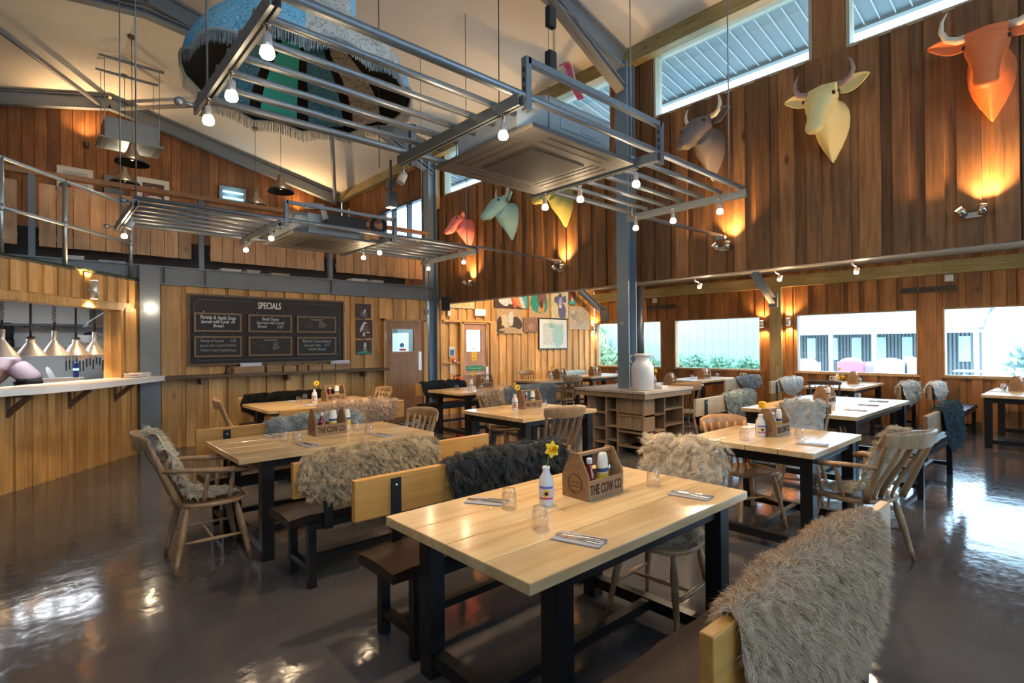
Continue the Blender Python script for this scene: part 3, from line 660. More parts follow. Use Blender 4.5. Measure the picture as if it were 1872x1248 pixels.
# thin hanging wires from the roof
for x,y,l in ((2.6,3.0,'thin dark cable hanging down from the ceiling behind the nearer air unit'),(2.15,4.0,'thin cable hanging from a ceiling hook beside the giant lampshade')):
    m=MB(); m.tube([(x,y,3.0),(x+.005,y,4.2),(x-.01,y,roofz(x))],.004,5); m.ell((x-.01,y,roofz(x)-.02),(.018,.018,.03),8,6); tag(m.build('hanging_cable',M_blackpl),l,'cable','cables hanging from the roof')


# ceiling track spots inside the annex, over the tables by the windows and the painting wall
for x,y,dx,dy,l in ((8.6,7.4,0,1,'track spot aimed at the cow paintings'),(10.4,7.2,.2,1,'track spot aimed at the framed print'),(7.4,7.8,0,1,'track spot aimed at the fire door'),(9.6,4.6,.2,0,'track spot over the tables by the second long window'),(9.8,1.6,.2,0,'track spot over the tables by the third long window')):
    zc=3.96-(x-6.86)*.1815
    t=thing('track_spot',l,'lamp',(x,y,zc-.02),0,'track spots under the annex ceiling'); m=MB(); m.tube([(0,0,.02),(0,0,-.08)],.008,8); m.build('stem',M_alu,t)
    d=Vector((dx,dy,-.75)).normalized(); m=MB(); m.tube([Vector((0,0,-.1))-d*.05,Vector((0,0,-.1))+d*.05],.035,14); m.build('lamp_head',M_alu,t)
    light('SPOT',tuple(Vector((0,0,-.1))+d*.07),150,(1,.72,.42),t,.04,110,aim(d),.9)
# ================= furniture =================
random.seed(11)
def rr(x0,y0,x1,y1,r,n=4):
    o=[]
    for cx,cy,a in ((x1-r,y1-r,0),(x0+r,y1-r,90),(x0+r,y0+r,180),(x1-r,y0+r,270)):
        for k in range(n+1):
            t=R(a+90*k/n); o.append((cx+r*math.cos(t),cy+r*math.sin(t)))
    return o
TABLES={}
def table(key,x0,x1,y0,y1,label,ins=.2,z=.76,rz=0,boards=4,lw=.085):
    t=thing('dining_table',label,'table',((x0+x1)/2,(y0+y1)/2,0),rz,'pine tables on black steel frames')
    hx=(x1-x0)/2;hy=(y1-y0)/2
    m=MB()
    for i in range(boards):
        a=-hy+2*hy*i/boards;b=-hy+2*hy*(i+1)/boards
        m.box(-hx,a+.0018,z-.042,hx,b-.0018,z,rnd=random.random())
    m.build('tabletop',W_tab,t,bevel=.004,seg=2)
    iy=.07
    for sx in (-1,1):
        for sy in (-1,1):
            m=MB(); m.box(sx*(hx-ins)-lw/2,sy*(hy-iy)-lw/2,.0,sx*(hx-ins)+lw/2,sy*(hy-iy)+lw/2,z-.043); m.build('leg',M_black,t,bevel=.003)
        m=MB(); m.box(sx*(hx-ins)-.03,-hy+iy+lw/2,.06,sx*(hx-ins)+.03,hy-iy-lw/2,.12); m.build('stretcher',M_black,t)
        m=MB(); m.box(sx*(hx-ins)-.03,-hy+iy+lw/2,z-.12,sx*(hx-ins)+.03,hy-iy-lw/2,z-.043); m.build('apron',M_black,t)
    for sy in (-1,1):
        m=MB(); m.box(-hx+ins+lw/2,sy*(hy-iy)-.02,z-.10,hx-ins-lw/2,sy*(hy-iy)+.02,z-.043); m.build('apron',M_black,t)
    m=MB(); m.box(-hx+ins+.03,-.025,.065,hx-ins-.03,.025,.115); m.build('stretcher',M_black,t)
    TABLES[key]=t; return t
table('T1',1.19,2.76,1.24,2.18,'large pale pine table nearest the camera, laid for four')
table('T2',1.06,2.66,3.98,4.93,'pine table in front of the left armchair, between two benches')
table('T3',2.12,3.72,6.72,7.78,'pine table in front of the specials board with the black fur behind it')
table('T4',5.08,6.68,6.85,7.8,'pine table before the fire door with the dark fur bench behind it')
table('T5',3.78,4.98,4.02,5.08,'pine table in the middle of the room with a small round-backed fur chair behind',ins=.1)
table('T6',7.75,9.05,7.7,8.55,'small pine table under the cow paintings',ins=.1)
table('T7',9.65,11.2,7.95,8.8,'pine table in the far corner below the first long window',ins=.1)
table('T8',10.0,11.6,5.4,6.25,'pine table below the second long window',ins=.15)
table('T13',8.3,9.35,5.0,5.85,'pine table just behind the milk churn',ins=.1)
table('T9',6.25,8.45,1.68,2.88,'wide white-lit pine table in the right half of the room',ins=.1)
table('T10',4.0,5.1,1.34,2.30,'square pine table with an armchair drawn up at its near side',ins=.1)
table('T11',10.0,11.75,2.72,3.5,'pine table below the third long window',ins=.1)
table('T12',10.05,11.7,.25,1.17,'pine table cut off by the right edge of the picture',ins=.1)
# ---- bench: backrest on the -Y side in local space, sitter faces +Y ; origin centre of the length, front of the back board at y=0
def make_bench(key,x0,x1,yb,face,label,plank=W_back):
    L=x1-x0
    t=thing('bench',label,'bench',((x0+x1)/2,yb,0),0 if face>0 else PI,'plank-backed benches')
    h=L/2
    # wavy-edged upholstered seat
    m=MB(); n=14; rows=[]
    for j in range(7):
        v=j/6; y=.03+.36*v
        row=[]
        for i in range(n+1):
            u=i/n; x=-h+L*u; z=.462+.012*math.sin(v*PI)*1.0-.01*(u in (0,1)) ; row.append((x,y+.006*math.sin(u*23+v),z))
        rows.append(row)
    m.grid(rows)
    bot=[[(p[0],p[1],.405) for p in row] for row in rows][::-1]; m.grid(bot)
    for e in ((0,False),(6,True)):
        a=rows[e[0]];b_=[(p[0],p[1],.405) for p in a]; m.grid([b_,a] if e[0]==0 else [a,b_])
    for ii in (0,n):
        a=[r_[ii] for r_ in rows]; b_=[(p[0],p[1],.405) for p in a]; m.grid([a,b_] if ii==0 else [b_,a])
    m.build('seat',M_seat,t)
    m=MB(); m.box(-h,-.045,.60,h,-.005,.82); m.build('backrest',plank,t,bevel=.005)
    for sx in (-1,1):
        m=MB(); m.box(sx*(h-.24)-.03,.0,.40,sx*(h-.24)+.03,.008,.80); m.box(sx*(h-.24)-.03,.0,.36,sx*(h-.24)+.03,.05,.40); m.ell((sx*(h-.24),.009,.76),(.01,.005,.01),8,6,mi=1); m.build('back_bracket',[M_black,M_chrome],t)
        for y in (.04,.36):
            m=MB(); m.box(sx*(h-.14)-.025,y-.025,0,sx*(h-.14)+.025,y+.025,.405); m.build('leg',M_black,t)
        m=MB(); m.box(sx*(h-.14)-.02,.065,.10,sx*(h-.14)+.02,.335,.14); m.build('stretcher',M_black,t)
    m=MB(); m.box(-h+.16,.18,.10,h-.16,.22,.14); m.build('stretcher',M_black,t)
    m=MB()
    for y in (.04,.36): m.box(-h+.165,y-.02,.365,h-.165,y+.02,.404)
    m.build('seat_rails',M_black,t)
    return t
W_backpl=wood('pale_bench_plank',(.50,.36,.2),(.68,.52,.33),axis='X',rough=.4,knot=.3,vary=.1)
make_bench('B1',1.22,2.82,.68,1,'bench in the near foreground with the long grey-brown fur over its back')
make_bench('B2',1.26,2.80,2.63,-1,'bench behind the nearest table, its orange plank back half covered by dark fur')
make_bench('B3',1.18,2.72,3.34,1,'bench in front of the second table with the shaggy grey-brown fur')
make_bench('B4',1.05,2.60,5.20,-1,'bench beyond the second table with the curly silver fur')
make_bench('B5',2.05,3.62,6.16,1,'bench with the pinkish beige fur on the near side of the specials table')
make_bench('B6',2.18,3.72,8.20,-1,'bench against the specials wall with the black fur')
make_bench('B7',5.25,6.80,8.45,-1,'dark bench beside the first brown door with the charcoal fur',W_back)
make_bench('B8',5.12,6.72,6.36,1,'bench with the big smooth grey fur in the middle of the room',W_backpl)
make_bench('B9',9.45,10.95,9.15,-1,'bench in the far corner with the pale blue fur')
make_bench('B10',6.2,7.9,3.42,-1,'bench with a white-lit cracked plank back and grey fur right of the island',W_backpl)
make_bench('B11',9.95,11.55,4.92,1,'bench with the slate blue fur left of the timber post',W_backpl)
make_bench('B12',9.95,11.5,4.02,-1,'bench with the white fur and bare pale plank right of the timber post',W_backpl)
make_bench('B13',6.25,7.98,1.15,1,'long bench standing in the window light with the dark teal fur over its back',W_railx)
make_bench('B14',10.05,11.55,2.17,1,'bench with the silver-white fur under the gap between the two right windows',W_railx)
make_bench('B15',10.4,11.75,1.80,-1,'bench with the creamy white fur under the rightmost window',W_railx)
# ---- chairs ---- local: sitter faces +Y, seat centre at origin
def turned(a,b,r,n=10,rings=True):
    a=Vector(a);b=Vector(b);pts=[];rad=[]
    prof=[(0,.75),(.08,.8),(.2,1.15),(.3,1.3),(.42,1.1),(.44,1.35),(.46,1.05),(.48,1.35),(.5,1.05),(.52,1.3),(.55,1.0),(.7,.95),(.82,.8),(.84,1.05),(.86,.8),(1,.6)]
    for u,k in prof: pts.append(a+(b-a)*u); rad.append(r*k)
    return pts,rad
def seatmesh(w,d,th,z,round_back=False):
    m=MB(); n=40; rings=[]
    def outline(s_):
        o=[]
        for k in range(n):
            a=2*PI*k/n; ca,sa=math.cos(a),math.sin(a); e=3.2 if sa>0 else (2.3 if round_back else 2.8)
            rr_=(abs(ca)**e+abs(sa)**e)**(-1/e)
            wx=w/2*(1-(.06 if sa<0 else 0)*abs(sa)); o.append((rr_*ca*wx*s_,rr_*sa*d/2*s_))
        return o
    for s_,dz in ((.9,-th),(.985,-th*.75),(1,-th*.35),(.985,-.003),(.93,0),(.75,-.006),(.5,-.014),(.25,-.017)):
        rings.append([(x,y,z+dz+(.006 if y<0 else 0)*0) for x,y in outline(s_)])
    for i in range(len(rings)-1): m.grid([rings[i]+[rings[i][0]],rings[i+1]+[rings[i+1][0]]])
    c=len(m.v); m.add(rings[0],[tuple(range(n-1,-1,-1))]); m.add(rings[-1],[tuple(range(n))],smooth=True)
    return m
def make_chair(label,mt=W_chair,arms=False,slats=4,crest=.13,spread=1.0,hgt=.92,turn=False,bentwood=False):
    t=thing('farmhouse_armchair' if arms else 'farmhouse_chair',label,'chair',(0,0,0),0,'wooden chairs')
    w=.46 if not arms else .52; d=.43 if not arms else .47; sz=.455
    seatmesh(w,d,.035,sz,arms).build('seat',mt,t)
    fe=[]
    for sx in (-1,1):
        for sy in (1,-1):
            a=(sx*w*.33,sy*d*.32,sz-.03);b=(sx*w*.47,sy*d*.50,0.0)
            pts,rad=turned(a,b,.017 if not arms else .02); m=MB(); m.tube(pts,rad,12); m.build('leg',mt,t)
    def lp(sx,sy,u): 
        a=Vector((sx*w*.33,sy*d*.32,sz-.03));b=Vector((sx*w*.47,sy*d*.50,0.0)); return a+(b-a)*u
    for sx in (-1,1):
        m=MB(); a=lp(sx,1,.55);b=lp(sx,-1,.55); m.tube([a,a.lerp(b,.25),a.lerp(b,.5),a.lerp(b,.75),b],[.008,.012,.015,.012,.008],10); m.build('stretcher',mt,t)
    m=MB(); a=(lp(-1,1,.55)+lp(-1,-1,.55))/2;b=(lp(1,1,.55)+lp(1,-1,.55))/2; m.tube([a,a.lerp(b,.3),a.lerp(b,.5),a.lerp(b,.7),b],[.008,.011,.014,.011,.008],10); m.build('stretcher',mt,t)
    yb=-d*.42; lean=.16 if not arms else .2
    def backpt(u,v):   # u across -1..1, v up 0..1
        x=u*(w*.36+.05*v*spread); y=yb-lean*v-.05*v*(1-u*u)+.03*(1-abs(u)); return Vector((x,y,sz-.01+(hgt-sz)*v))
    for sx in (-1,1):
        m=MB(); pts=[backpt(sx,v/6*.9) for v in range(7)]; m.tube(pts,[.017,.018,.017,.016,.016,.015,.014],10,sq=1.25); m.build('back_post',mt,t)
    for k in range(slats):
        u=-1+2*(k+1)/(slats+1); m=MB(); pts=[backpt(u,v/7*.88)+Vector((0,.012*math.sin(v/7*PI*2),0)) for v in range(8)]
        if turn and k in (0,slats-1):
            m.tube(pts,[.009,.012,.016,.012,.016,.014,.011,.009],10)
            m.build('back_spindle',mt,t)
        else:
            m.tube(pts,[.006]*8,8,sq=[1][0]*3.0); m.build('back_slat',mt,t)
    # crest rail : curved plank
    m=MB(); N=14; rows=[]
    for fr in (0,1):
        for j in range(5):
            v=j/4; vv=v if fr==0 else 1-v
            row=[]
            for i in range(N+1):
                u=-1.13+2.26*i/N; hh=crest*(1-.35*abs(u/1.13)**3)
                base=backpt(u,.86); x=base.x; y=yb-lean*.9-.075*(1-(u/1.13)**2)+.045-.03
                y+= (-.011 if fr==0 else .011)*(1 if 0<j<4 else .55)-.05*(vv)*.35
                row.append((x,y,hgt-crest*.95+hh*vv+(crest-hh)*.45))
            rows.append(row)
    rows.append(rows[0]); m.grid(rows)
    for e in (0,N): m.add([r_[e] for r_ in rows[:-1]],[tuple(range(10)) if e else tuple(range(9,-1,-1))])
    m.build('crest_rail',mt,t)
    if arms:
        for sx in (-1,1):
            m=MB(); pts=[backpt(sx,.52),Vector((sx*w*.50,-.10,.69)),Vector((sx*w*.54,.03,.675)),Vector((sx*w*.53,.14,.67)),Vector((sx*w*.50,.20,.655))]
            m.tube(pts,[.013,.016,.018,.024,.02],12,sq=1.5); m.build('arm',mt,t)
            for y in (.10,-.06):
                a=Vector((sx*w*.42,y,sz-.01));b=Vector((sx*w*.52,y+.02,.668)); m=MB(); m.tube([a,a.lerp(b,.3),a.lerp(b,.45),a.lerp(b,.6),a.lerp(b,.8),b],[.012,.018,.012,.019,.013,.010],10); m.build('arm_spindle',mt,t)
    return t
def put(t,x,y,rz): t.location=(x,y,0); t.rotation_euler=(0,0,rz); return t
c0=make_chair('plain wooden chair at the far right end of the second table'); put(c0,2.50,4.40,R(90)+.1)
arm0=make_chair('wooden armchair with a cream fleece standing at the left end of the second table',arms=True,slats=3,turn=True,crest=.12,hgt=.95); put(arm0,.96,4.40,R(-90)-.05)
arm1=dup(arm0,(4.42,1.20,0),R(-20),'wooden armchair seen from behind at the near side of the square table','wooden chairs')
for x,y,a,l in ((2.0,7.0,R(-90)-.2,'pale wooden chair at the left end of the specials table'),(3.56,7.15,R(90),'wooden chair of which only the crest shows, at the right end of the specials table'),
 (4.66,5.28,R(180)+.15,'wooden chair with a tan fleece beyond the middle table'),(4.07,3.92,R(0)-.30,'slat-backed wooden chair at the near right corner of the middle table'),
 (7.88,7.25,R(0)-.1,'wooden chair seen from behind at the small table under the cow paintings'),(7.74,4.55,R(0)-.75,'wooden chair seen from behind just right of the milk churn'),
 (2.63,1.68,R(90)+.05,'wooden chair with the cream shaggy fleece at the right end of the nearest table'),(5.55,1.98,R(90)+.2,'wooden chair with a white fleece at the far end of the square table'),
 (8.75,8.85,R(180),'pale wooden chair on the far side of the small table under the cow paintings'),(8.0,5.55,R(-90),'wooden chair with a small white fleece behind the milk churn'),(9.25,8.4,R(-90),'pale wooden chair left of the corner bench')):
    dup(c0,(x,y,0),a,l,'wooden chairs')
cd_=make_chair('dark wooden chair at the left end of the table below the third window',W_chairdk,crest=.07); put(cd_,9.62,3.0,R(-90)+.15)
cb=make_chair('honey-coloured wooden chair with a rounded back at the far left side of the square table',W_chairor,crest=.16,slats=4,hgt=.86); put(cb,4.56,2.06,R(150))
# ---- shelving island ----
t=thing('shelving_island','square reclaimed-wood shelving island wrapped around the steel columns','shelving',(6.70,4.70,0))
TX0,TX1,TY0,TY1=-.64,.62,-.62,.62
m=MB()
for i in range(6): a=TY0+(TY1-TY0)*i/6; m.box(TX0,a+.002,.845,TX1,a+(TY1-TY0)/6-.002,.88,rnd=random.random())
m.build('worktop',wood('island_top_boards',(.38,.30,.22),(.60,.50,.40),axis='X',rough=.45,vary=.12),t,bevel=.004)
m=MB(); m.box(TX0+.02,TY0+.02,.775,TX0+.05,TY1-.02,.845);m.box(TX1-.05,TY0+.02,.775,TX1-.02,TY1-.02,.845);m.box(TX0+.05,TY0+.02,.775,TX1-.05,TY0+.05,.845);m.box(TX0+.05,TY1-.05,.775,TX1-.05,TY1-.02,.845); m.build('top_fascia',W_island,t)
bx0,bx1,by0,by1=-.53,.50,-.52,.50
m=MB(); m.box(bx0+.28,by0+.28,.0,bx1-.28,by1-.28,.775); m.build('core',W_island,t)
# uprights along the left (-X) face and near (-Y) face
for x0,y0,x1,y1 in ((bx0,.34,bx0+.28,.37),(bx0,.10,bx0+.28,.13),(bx0,-.10,bx0+.28,-.07),(bx0,by0,bx0+.27,by0+.03),(bx0,by1-.03,bx0+.28,by1),(bx0,.36,bx0+.03,by1),(bx1-.03,by0,bx1,by0+.28),(-.02,by0,.01,by0+.28)):
    m=MB(); m.box(x0,y0,.0,x1,y1,.775); m.build('upright_board',W_island,t)
for z in (.10,.30,.53):
    for k,(x0,y0,x1,y1) in enumerate(((bx0-.03,by0+.03,bx0+.28,-.10),(bx0,-.07,bx0+.28,.10),(bx0,.13,bx0+.28,.34),(bx0-.04,.37,bx0+.28,by1-.03),(bx0+.03,by0,-.02,by0+.28),(.01,by0,bx1-.03,by0+.28))):
        zz=z+(.04 if k%2 else -.01)
        m=MB(); m.box(x0,y0,zz,x1,y1,zz+.025); m.build('shelf',W_island,t)
m=MB()
for k in range(3): m.box(bx0-.014,by0+.03+.14*k,.56,bx0+.006,by0+.165+.14*k,.775,rnd=random.random())
for k in range(3): m.box(bx0-.014,by0+.03+.14*k,.34,bx0+.006,by0+.165+.14*k,.52,rnd=random.random())
m.build('face_boards',W_island,t)
# milk churn
t=thing('milk_churn','white enamel milk churn with two side handles standing on the shelving island','milk churn',(6.33,4.30,.88))
M_churn=mat('white_enamel',(.72,.74,.73),.3)
m=MB(); m.lathe([(.135,0),(.15,.01),(.152,.30),(.148,.34),(.12,.385),(.098,.41),(.094,.45),(.11,.475),(.118,.48),(.118,.50),(.10,.505),(.05,.51),(0,.51)],32); m.build('body',M_churn,t)
for s in (1,-1):
    m=MB(); pts=[(s*.085*.74+0,s*-.085*.67,.47)]; ax=Vector((.74,-.67,0))*s
    pts=[ax*.10+Vector((0,0,.47)),ax*.15+Vector((0,0,.485)),ax*.175+Vector((0,0,.45)),ax*.165+Vector((0,0,.41)),ax*.14+Vector((0,0,.37))]
    m.tube(pts,.008,8); m.build('handle',M_churn,t)
t=thing('napkin_stack','stack of white napkins on the island beside the milk churn','napkins',(6.72,4.25,.88)); m=MB()
for k in range(5): m.cbox((random.uniform(-.004,.004),0,.004+k*.008),(.16,.12,.007),rot=RZ(random.uniform(-.1,.1)))
m.build('napkins',M_paper,t)
# ================= fleeces =================
def furmat(name,c1,c2,rough=.75):
    if name in MATS: return MATS[name]
    m=bpy.data.materials.new(name); m.use_nodes=True; n=m.node_tree; b=n.nodes['Principled BSDF']; b.inputs['Roughness'].default_value=rough; b.inputs['Specular IOR Level'].default_value=.25
    at=n.nodes.new('ShaderNodeAttribute'); at.attribute_name='rnd'; t=n.nodes.new('ShaderNodeTexCoord'); ns=n.nodes.new('ShaderNodeTexNoise'); ns.inputs['Scale'].default_value=9; ns.inputs['Detail'].default_value=3; n.links.new(t.outputs['Object'],ns.inputs['Vector'])
    ad=n.nodes.new('ShaderNodeMath'); ad.operation='MULTIPLY_ADD'; ad.inputs[1].default_value=.6; n.links.new(at.outputs['Fac'],ad.inputs[0]); mu=n.nodes.new('ShaderNodeMath'); mu.operation='MULTIPLY'; mu.inputs[1].default_value=.4; n.links.new(ns.outputs[0],mu.inputs[0]); n.links.new(mu.outputs[0],ad.inputs[2])
    mx=n.nodes.new('ShaderNodeMix'); mx.data_type='RGBA'; mx.inputs[6].default_value=(*c1,1); mx.inputs[7].default_value=(*c2,1); n.links.new(ad.outputs[0],mx.inputs[0]); n.links.new(mx.outputs[2],b.inputs['Base Color'])
    MATS[name]=m; return m
def fur(label,path,x0,x1,loc,rz,material,n=6000,L=.06,w=.003,stick=.55,seed=1,clump=.35,edge=.25,group='fleeces thrown over seat backs',thick=.02,taper=.25,shift=0.0):
    rs=np.random.RandomState(seed)
    P=np.array(path,float); seg=np.hypot(*np.diff(P,axis=0).T); S=np.concatenate([[0],np.cumsum(seg)]); T=S[-1]
    ph=rs.uniform(0,6.28,6)
    def ev(u,s):   # u 0..1 along x ; s arclength 0..T
        y=np.interp(s,S,P[:,0]); z=np.interp(s,S,P[:,1])
        e=.012; y2=np.interp(np.clip(s+e,0,T),S,P[:,0])-np.interp(np.clip(s-e,0,T),S,P[:,0]); z2=np.interp(np.clip(s+e,0,T),S,P[:,1])-np.interp(np.clip(s-e,0,T),S,P[:,1])
        l=np.hypot(y2,z2)+1e-9; ny=z2/l; nz=-y2/l
        # skins narrow towards their ends and wave
        v=s/T; wid=1-taper*(np.abs(v-.5)*2)**2+.03*np.sin(v*9+ph[0])
        x=(x0+x1)/2+(u-.5)*(x1-x0)*wid+.02*np.sin(v*7+ph[1])+shift*(v-.5)
        return x,y,z,ny,nz
    def lim(u):  # usable v range depends on u : rounded corners
        c=(np.abs(u-.5)*2)**4*edge
        return c+.03*np.sin(u*11+ph[2])*(1), 1-c*1.0-.03*np.cos(u*9+ph[3])
    def bump(u,s): return .010*np.sin(u*17+ph[4])*np.cos(s*23+ph[5])+.006*np.sin(u*31+s*40+ph[1])
    # skin
    NU,NV=28,22
    rows=[];rows2=[]
    for j in range(NV+1):
        r1=[];r2=[]
        for i in range(NU+1):
            u=i/NU; a,b_=lim(u); v=a+(b_-a)*j/NV; s=v*T
            x,y,z,ny,nz=ev(u,s); ed=min(1,4*min(u,1-u,j/NV,1-j/NV)+.15); h=(thick+bump(u,s))*ed
            r1.append((x,y+ny*h,z+nz*h)); r2.append((x,y+ny*.001,z+nz*.001))
        rows.append(r1); rows2.append(r2)
    m=MB(); m.grid(rows,rnd=.1); m.grid(rows2[::-1],rnd=.1)
    V0=np.array(m.v); F0=list(m.f)
    u=rs.uniform(0,1,n); a,b_=lim(u); v=a+(b_-a)*rs.uniform(0,1,n); s=np.clip(v*T,0,T)
    x,y,z,ny,nz=ev(u,s); h=(thick+bump(u,s))*np.clip(4*np.minimum(np.minimum(u,1-u),np.minimum(v-a,b_-v)/(b_-a))+.15,0,1)
    p=np.stack([x,y+ny*h,z+nz*h],1); nrm=np.stack([0*x,ny,nz],1)
    # outward tilt at the ends
    nrm[:,0]+=np.where(u>.9,(u-.9)*8,0)-np.where(u<.1,(.1-u)*8,0)
    # clump centres
    K=max(8,n//28); ci=rs.randint(0,n,K); cp=p[ci]; cd=rs.normal(0,1,(K,3)); cd[:,2]*=.5
    cell=np.zeros(n,int); best=np.full(n,1e9)
    for q in range(0,K,64):
        d=((p[:,None,:]-cp[None,q:q+64])**2).sum(2); k=d.argmin(1); dm=d[np.arange(n),k]; up=dm<best; best[up]=dm[up]; cell[up]=k[up]+q
    tot=cp[cell]-p; tot/= (np.linalg.norm(tot,axis=1,keepdims=True)+1e-6)
    d0=nrm*stick+np.array([0,0,-1])*(1-stick)*.8+cd[cell]*clump+rs.normal(0,.12,(n,3)); d0/=np.linalg.norm(d0,axis=1,keepdims=True)
    d1=nrm*stick*.35+np.array([0,0,-1])*(1-stick)*1.5+cd[cell]*clump*1.1+tot*.45+rs.normal(0,.12,(n,3)); d1/=np.linalg.norm(d1,axis=1,keepdims=True)
    LL=(L*rs.uniform(.65,1.15,n))[:,None]
    p0=p-nrm*.004; p1=p0+d0*LL*.5; p2=p1+d1*LL*.5
    wv=np.cross(d0,rs.normal(0,1,(n,3))); wv/=np.linalg.norm(wv,axis=1,keepdims=True)+1e-9; wv*=w/2
    V=np.concatenate([p0-wv,p0+wv,p1-wv*.8,p1+wv*.8,p2],0); idx=np.arange(n)
    nv0=len(V0)
    q=np.stack([idx,idx+n,idx+3*n,idx+2*n],1)+nv0; tr=np.stack([idx+2*n,idx+3*n,idx+4*n],1)+nv0
    me=bpy.data.meshes.new('fleece'); VV=np.concatenate([V0,V],0)
    me.vertices.add(len(VV)); me.vertices.foreach_set('co',VV.ravel())
    base=np.array(F0); 
    quads=np.concatenate([base,q],0)
    nl=len(quads)*4+len(tr)*3; me.loops.add(nl); me.loops.foreach_set('vertex_index',np.concatenate([quads.ravel(),tr.ravel()]))
    npol=len(quads)+len(tr); me.polygons.add(npol)
    ls=np.concatenate([np.arange(len(quads))*4,len(quads)*4+np.arange(len(tr))*3]); lt=np.concatenate([np.full(len(quads),4),np.full(len(tr),3)])
    me.polygons.foreach_set('loop_start',ls); 
    try: me.polygons.foreach_set('loop_total',lt)
    except Exception: pass
    rn=rs.uniform(0,1,n)*.75+rs.uniform(0,1,K)[cell]*.25
    at=me.attributes.new('rnd','FLOAT','FACE'); at.data.foreach_set('value',np.concatenate([np.full(len(base),.1),rn,np.minimum(1,rn+.15)]))
    me.polygons.foreach_set('use_smooth',np.ones(npol,bool))
    me.materials.append(material); me.update(calc_edges=True); me.validate()
    o=bpy.data.objects.new('fleece',me); C.objects.link(o); o.location=loc; o.rotation_euler=(0,0,rz)
    return tag(o,label,'fleece',group)
F_gb=furmat('grey_brown_wool',(.26,.19,.11),(.68,.55,.37)); F_big=furmat('taupe_wool',(.40,.26,.15),(.92,.71,.50))
F_dk=furmat('charcoal_wool',(.018,.019,.02),(.085,.088,.088)); F_black=furmat('black_wool',(.004,.004,.004),(.016,.014,.013))
F_silver=furmat('silver_curly_wool',(.28,.32,.31),(.58,.62,.58)); F_pink=furmat('pinkish_beige_wool',(.42,.28,.18),(.82,.62,.46))
F_navy=furmat('dark_blue_grey_wool',(.015,.018,.025),(.06,.07,.09)); F_grey=furmat('smooth_grey_wool',(.19,.22,.24),(.36,.39,.41))
F_cream=furmat('cream_shaggy_wool',(.58,.45,.29),(.92,.83,.67)); F_tan=furmat('tan_wool',(.26,.18,.11),(.55,.43,.30))
F_wh=furmat('white_wool',(.48,.50,.50),(.82,.82,.80)); F_sg=furmat('silver_white_wool',(.34,.40,.42),(.72,.76,.76)); F_slate=furmat('slate_blue_wool',(.12,.17,.22),(.33,.40,.46)); F_teal_w=furmat('dark_teal_wool',(.02,.04,.05),(.12,.18,.20)); F_pblue=furmat('pale_blue_wool',(.42,.56,.60),(.70,.80,.82)); F_gg=furmat('green_grey_wool',(.24,.28,.26),(.50,.54,.50))
def U(front,back,zt=.83,g=.03): # over a bench back; y: front of the plank -.005, rear -.045
    return [(g,zt-front),(g*.6,zt-front*.5),(.012,zt-.05),(.0,zt-.008),(-.012,zt+.004),(-.038,zt+.004),(-.052,zt-.008),(-.062,zt-.05),(-.062-g*.6,zt-back*.5),(-.06-g*1.0,zt-back)]
def bfur(label,x0,x1,yb,face,front,back,material,**k):
    if face>0: return fur(label,U(front,back),x0-(x0+x1)/2,x1-(x0+x1)/2,((x0+x1)/2,yb,0),0,material,**k)
    return fur(label,U(front,back),x0-(x0+x1)/2,x1-(x0+x1)/2,((x0+x1)/2,yb,0),PI,material,**k)
bfur('long taupe grey fleece over the back of the bench nearest the camera',1.32,2.54,.68,1,.20,.42,F_big,n=60000,L=.058,w=.0019,stick=.55,seed=3,thick=.035,edge=.14,clump=.30)
bfur('charcoal fleece over the bench behind the nearest table',1.84,2.88,2.63,-1,.34,.25,F_dk,n=30000,L=.07,w=.0028,stick=.45,seed=4,thick=.03,edge=.12,clump=.42)
bfur('shaggy grey-brown fleece over the bench back behind the charcoal one',1.22,2.22,3.34,1,.2,.30,F_gb,n=34000,L=.055,w=.0026,stick=.6,seed=5,thick=.03,edge=.1,clump=.45)
bfur('curly silver grey fleece over the bench beyond the second table',1.60,2.55,5.20,-1,.22,.2,F_silver,n=12000,L=.05,w=.005,stick=.7,seed=6,thick=.03,edge=.1,clump=.5)
bfur('pinkish beige fleece over the bench on the near side of the specials table',2.45,3.50,6.16,1,.2,.28,F_pink,n=12000,L=.07,w=.005,stick=.6,seed=7,thick=.035,edge=.15)
bfur('black fleece over the bench against the specials wall',2.22,3.62,8.20,-1,.32,.2,F_black,n=7000,L=.05,w=.007,stick=.5,seed=8,thick=.025,edge=.05)
bfur('charcoal blue fleece over the dark bench beside the first brown door',5.36,6.40,8.45,-1,.30,.2,F_navy,n=6000,L=.06,w=.008,stick=.4,seed=9,thick=.025,edge=.1)
bfur('big smooth grey fleece hanging over the bench back in the middle of the room',5.55,6.72,6.36,1,.25,.42,F_grey,n=12000,L=.035,w=.007,stick=.5,seed=10,thick=.045,edge=.15,clump=.2)
bfur('pale blue fleece over the corner bench',9.5,10.9,9.15,-1,.18,.15,F_pblue,n=4000,L=.04,w=.01,stick=.6,seed=11,thick=.02)
bfur('green-grey fleece beside the bare white-lit plank right of the island',6.95,7.90,3.42,-1,.33,.2,F_gg,n=7000,L=.045,w=.007,stick=.5,seed=12,thick=.03,edge=.15)
bfur('slate blue fleece over the bench left of the timber post',10.42,11.5,4.92,1,.2,.26,F_slate,n=4000,L=.05,w=.01,stick=.5,seed=13,thick=.03)
bfur('white fleece over the bench right of the timber post',10.35,11.4,4.02,-1,.30,.2,F_wh,n=4500,L=.05,w=.009,stick=.5,seed=14,thick=.03,edge=.2)
bfur('dark teal fleece hanging over the long bench in the window light',6.85,7.8,1.15,1,.22,.45,F_teal_w,n=9000,L=.045,w=.007,stick=.55,seed=15,thick=.035,edge=.2,clump=.2)
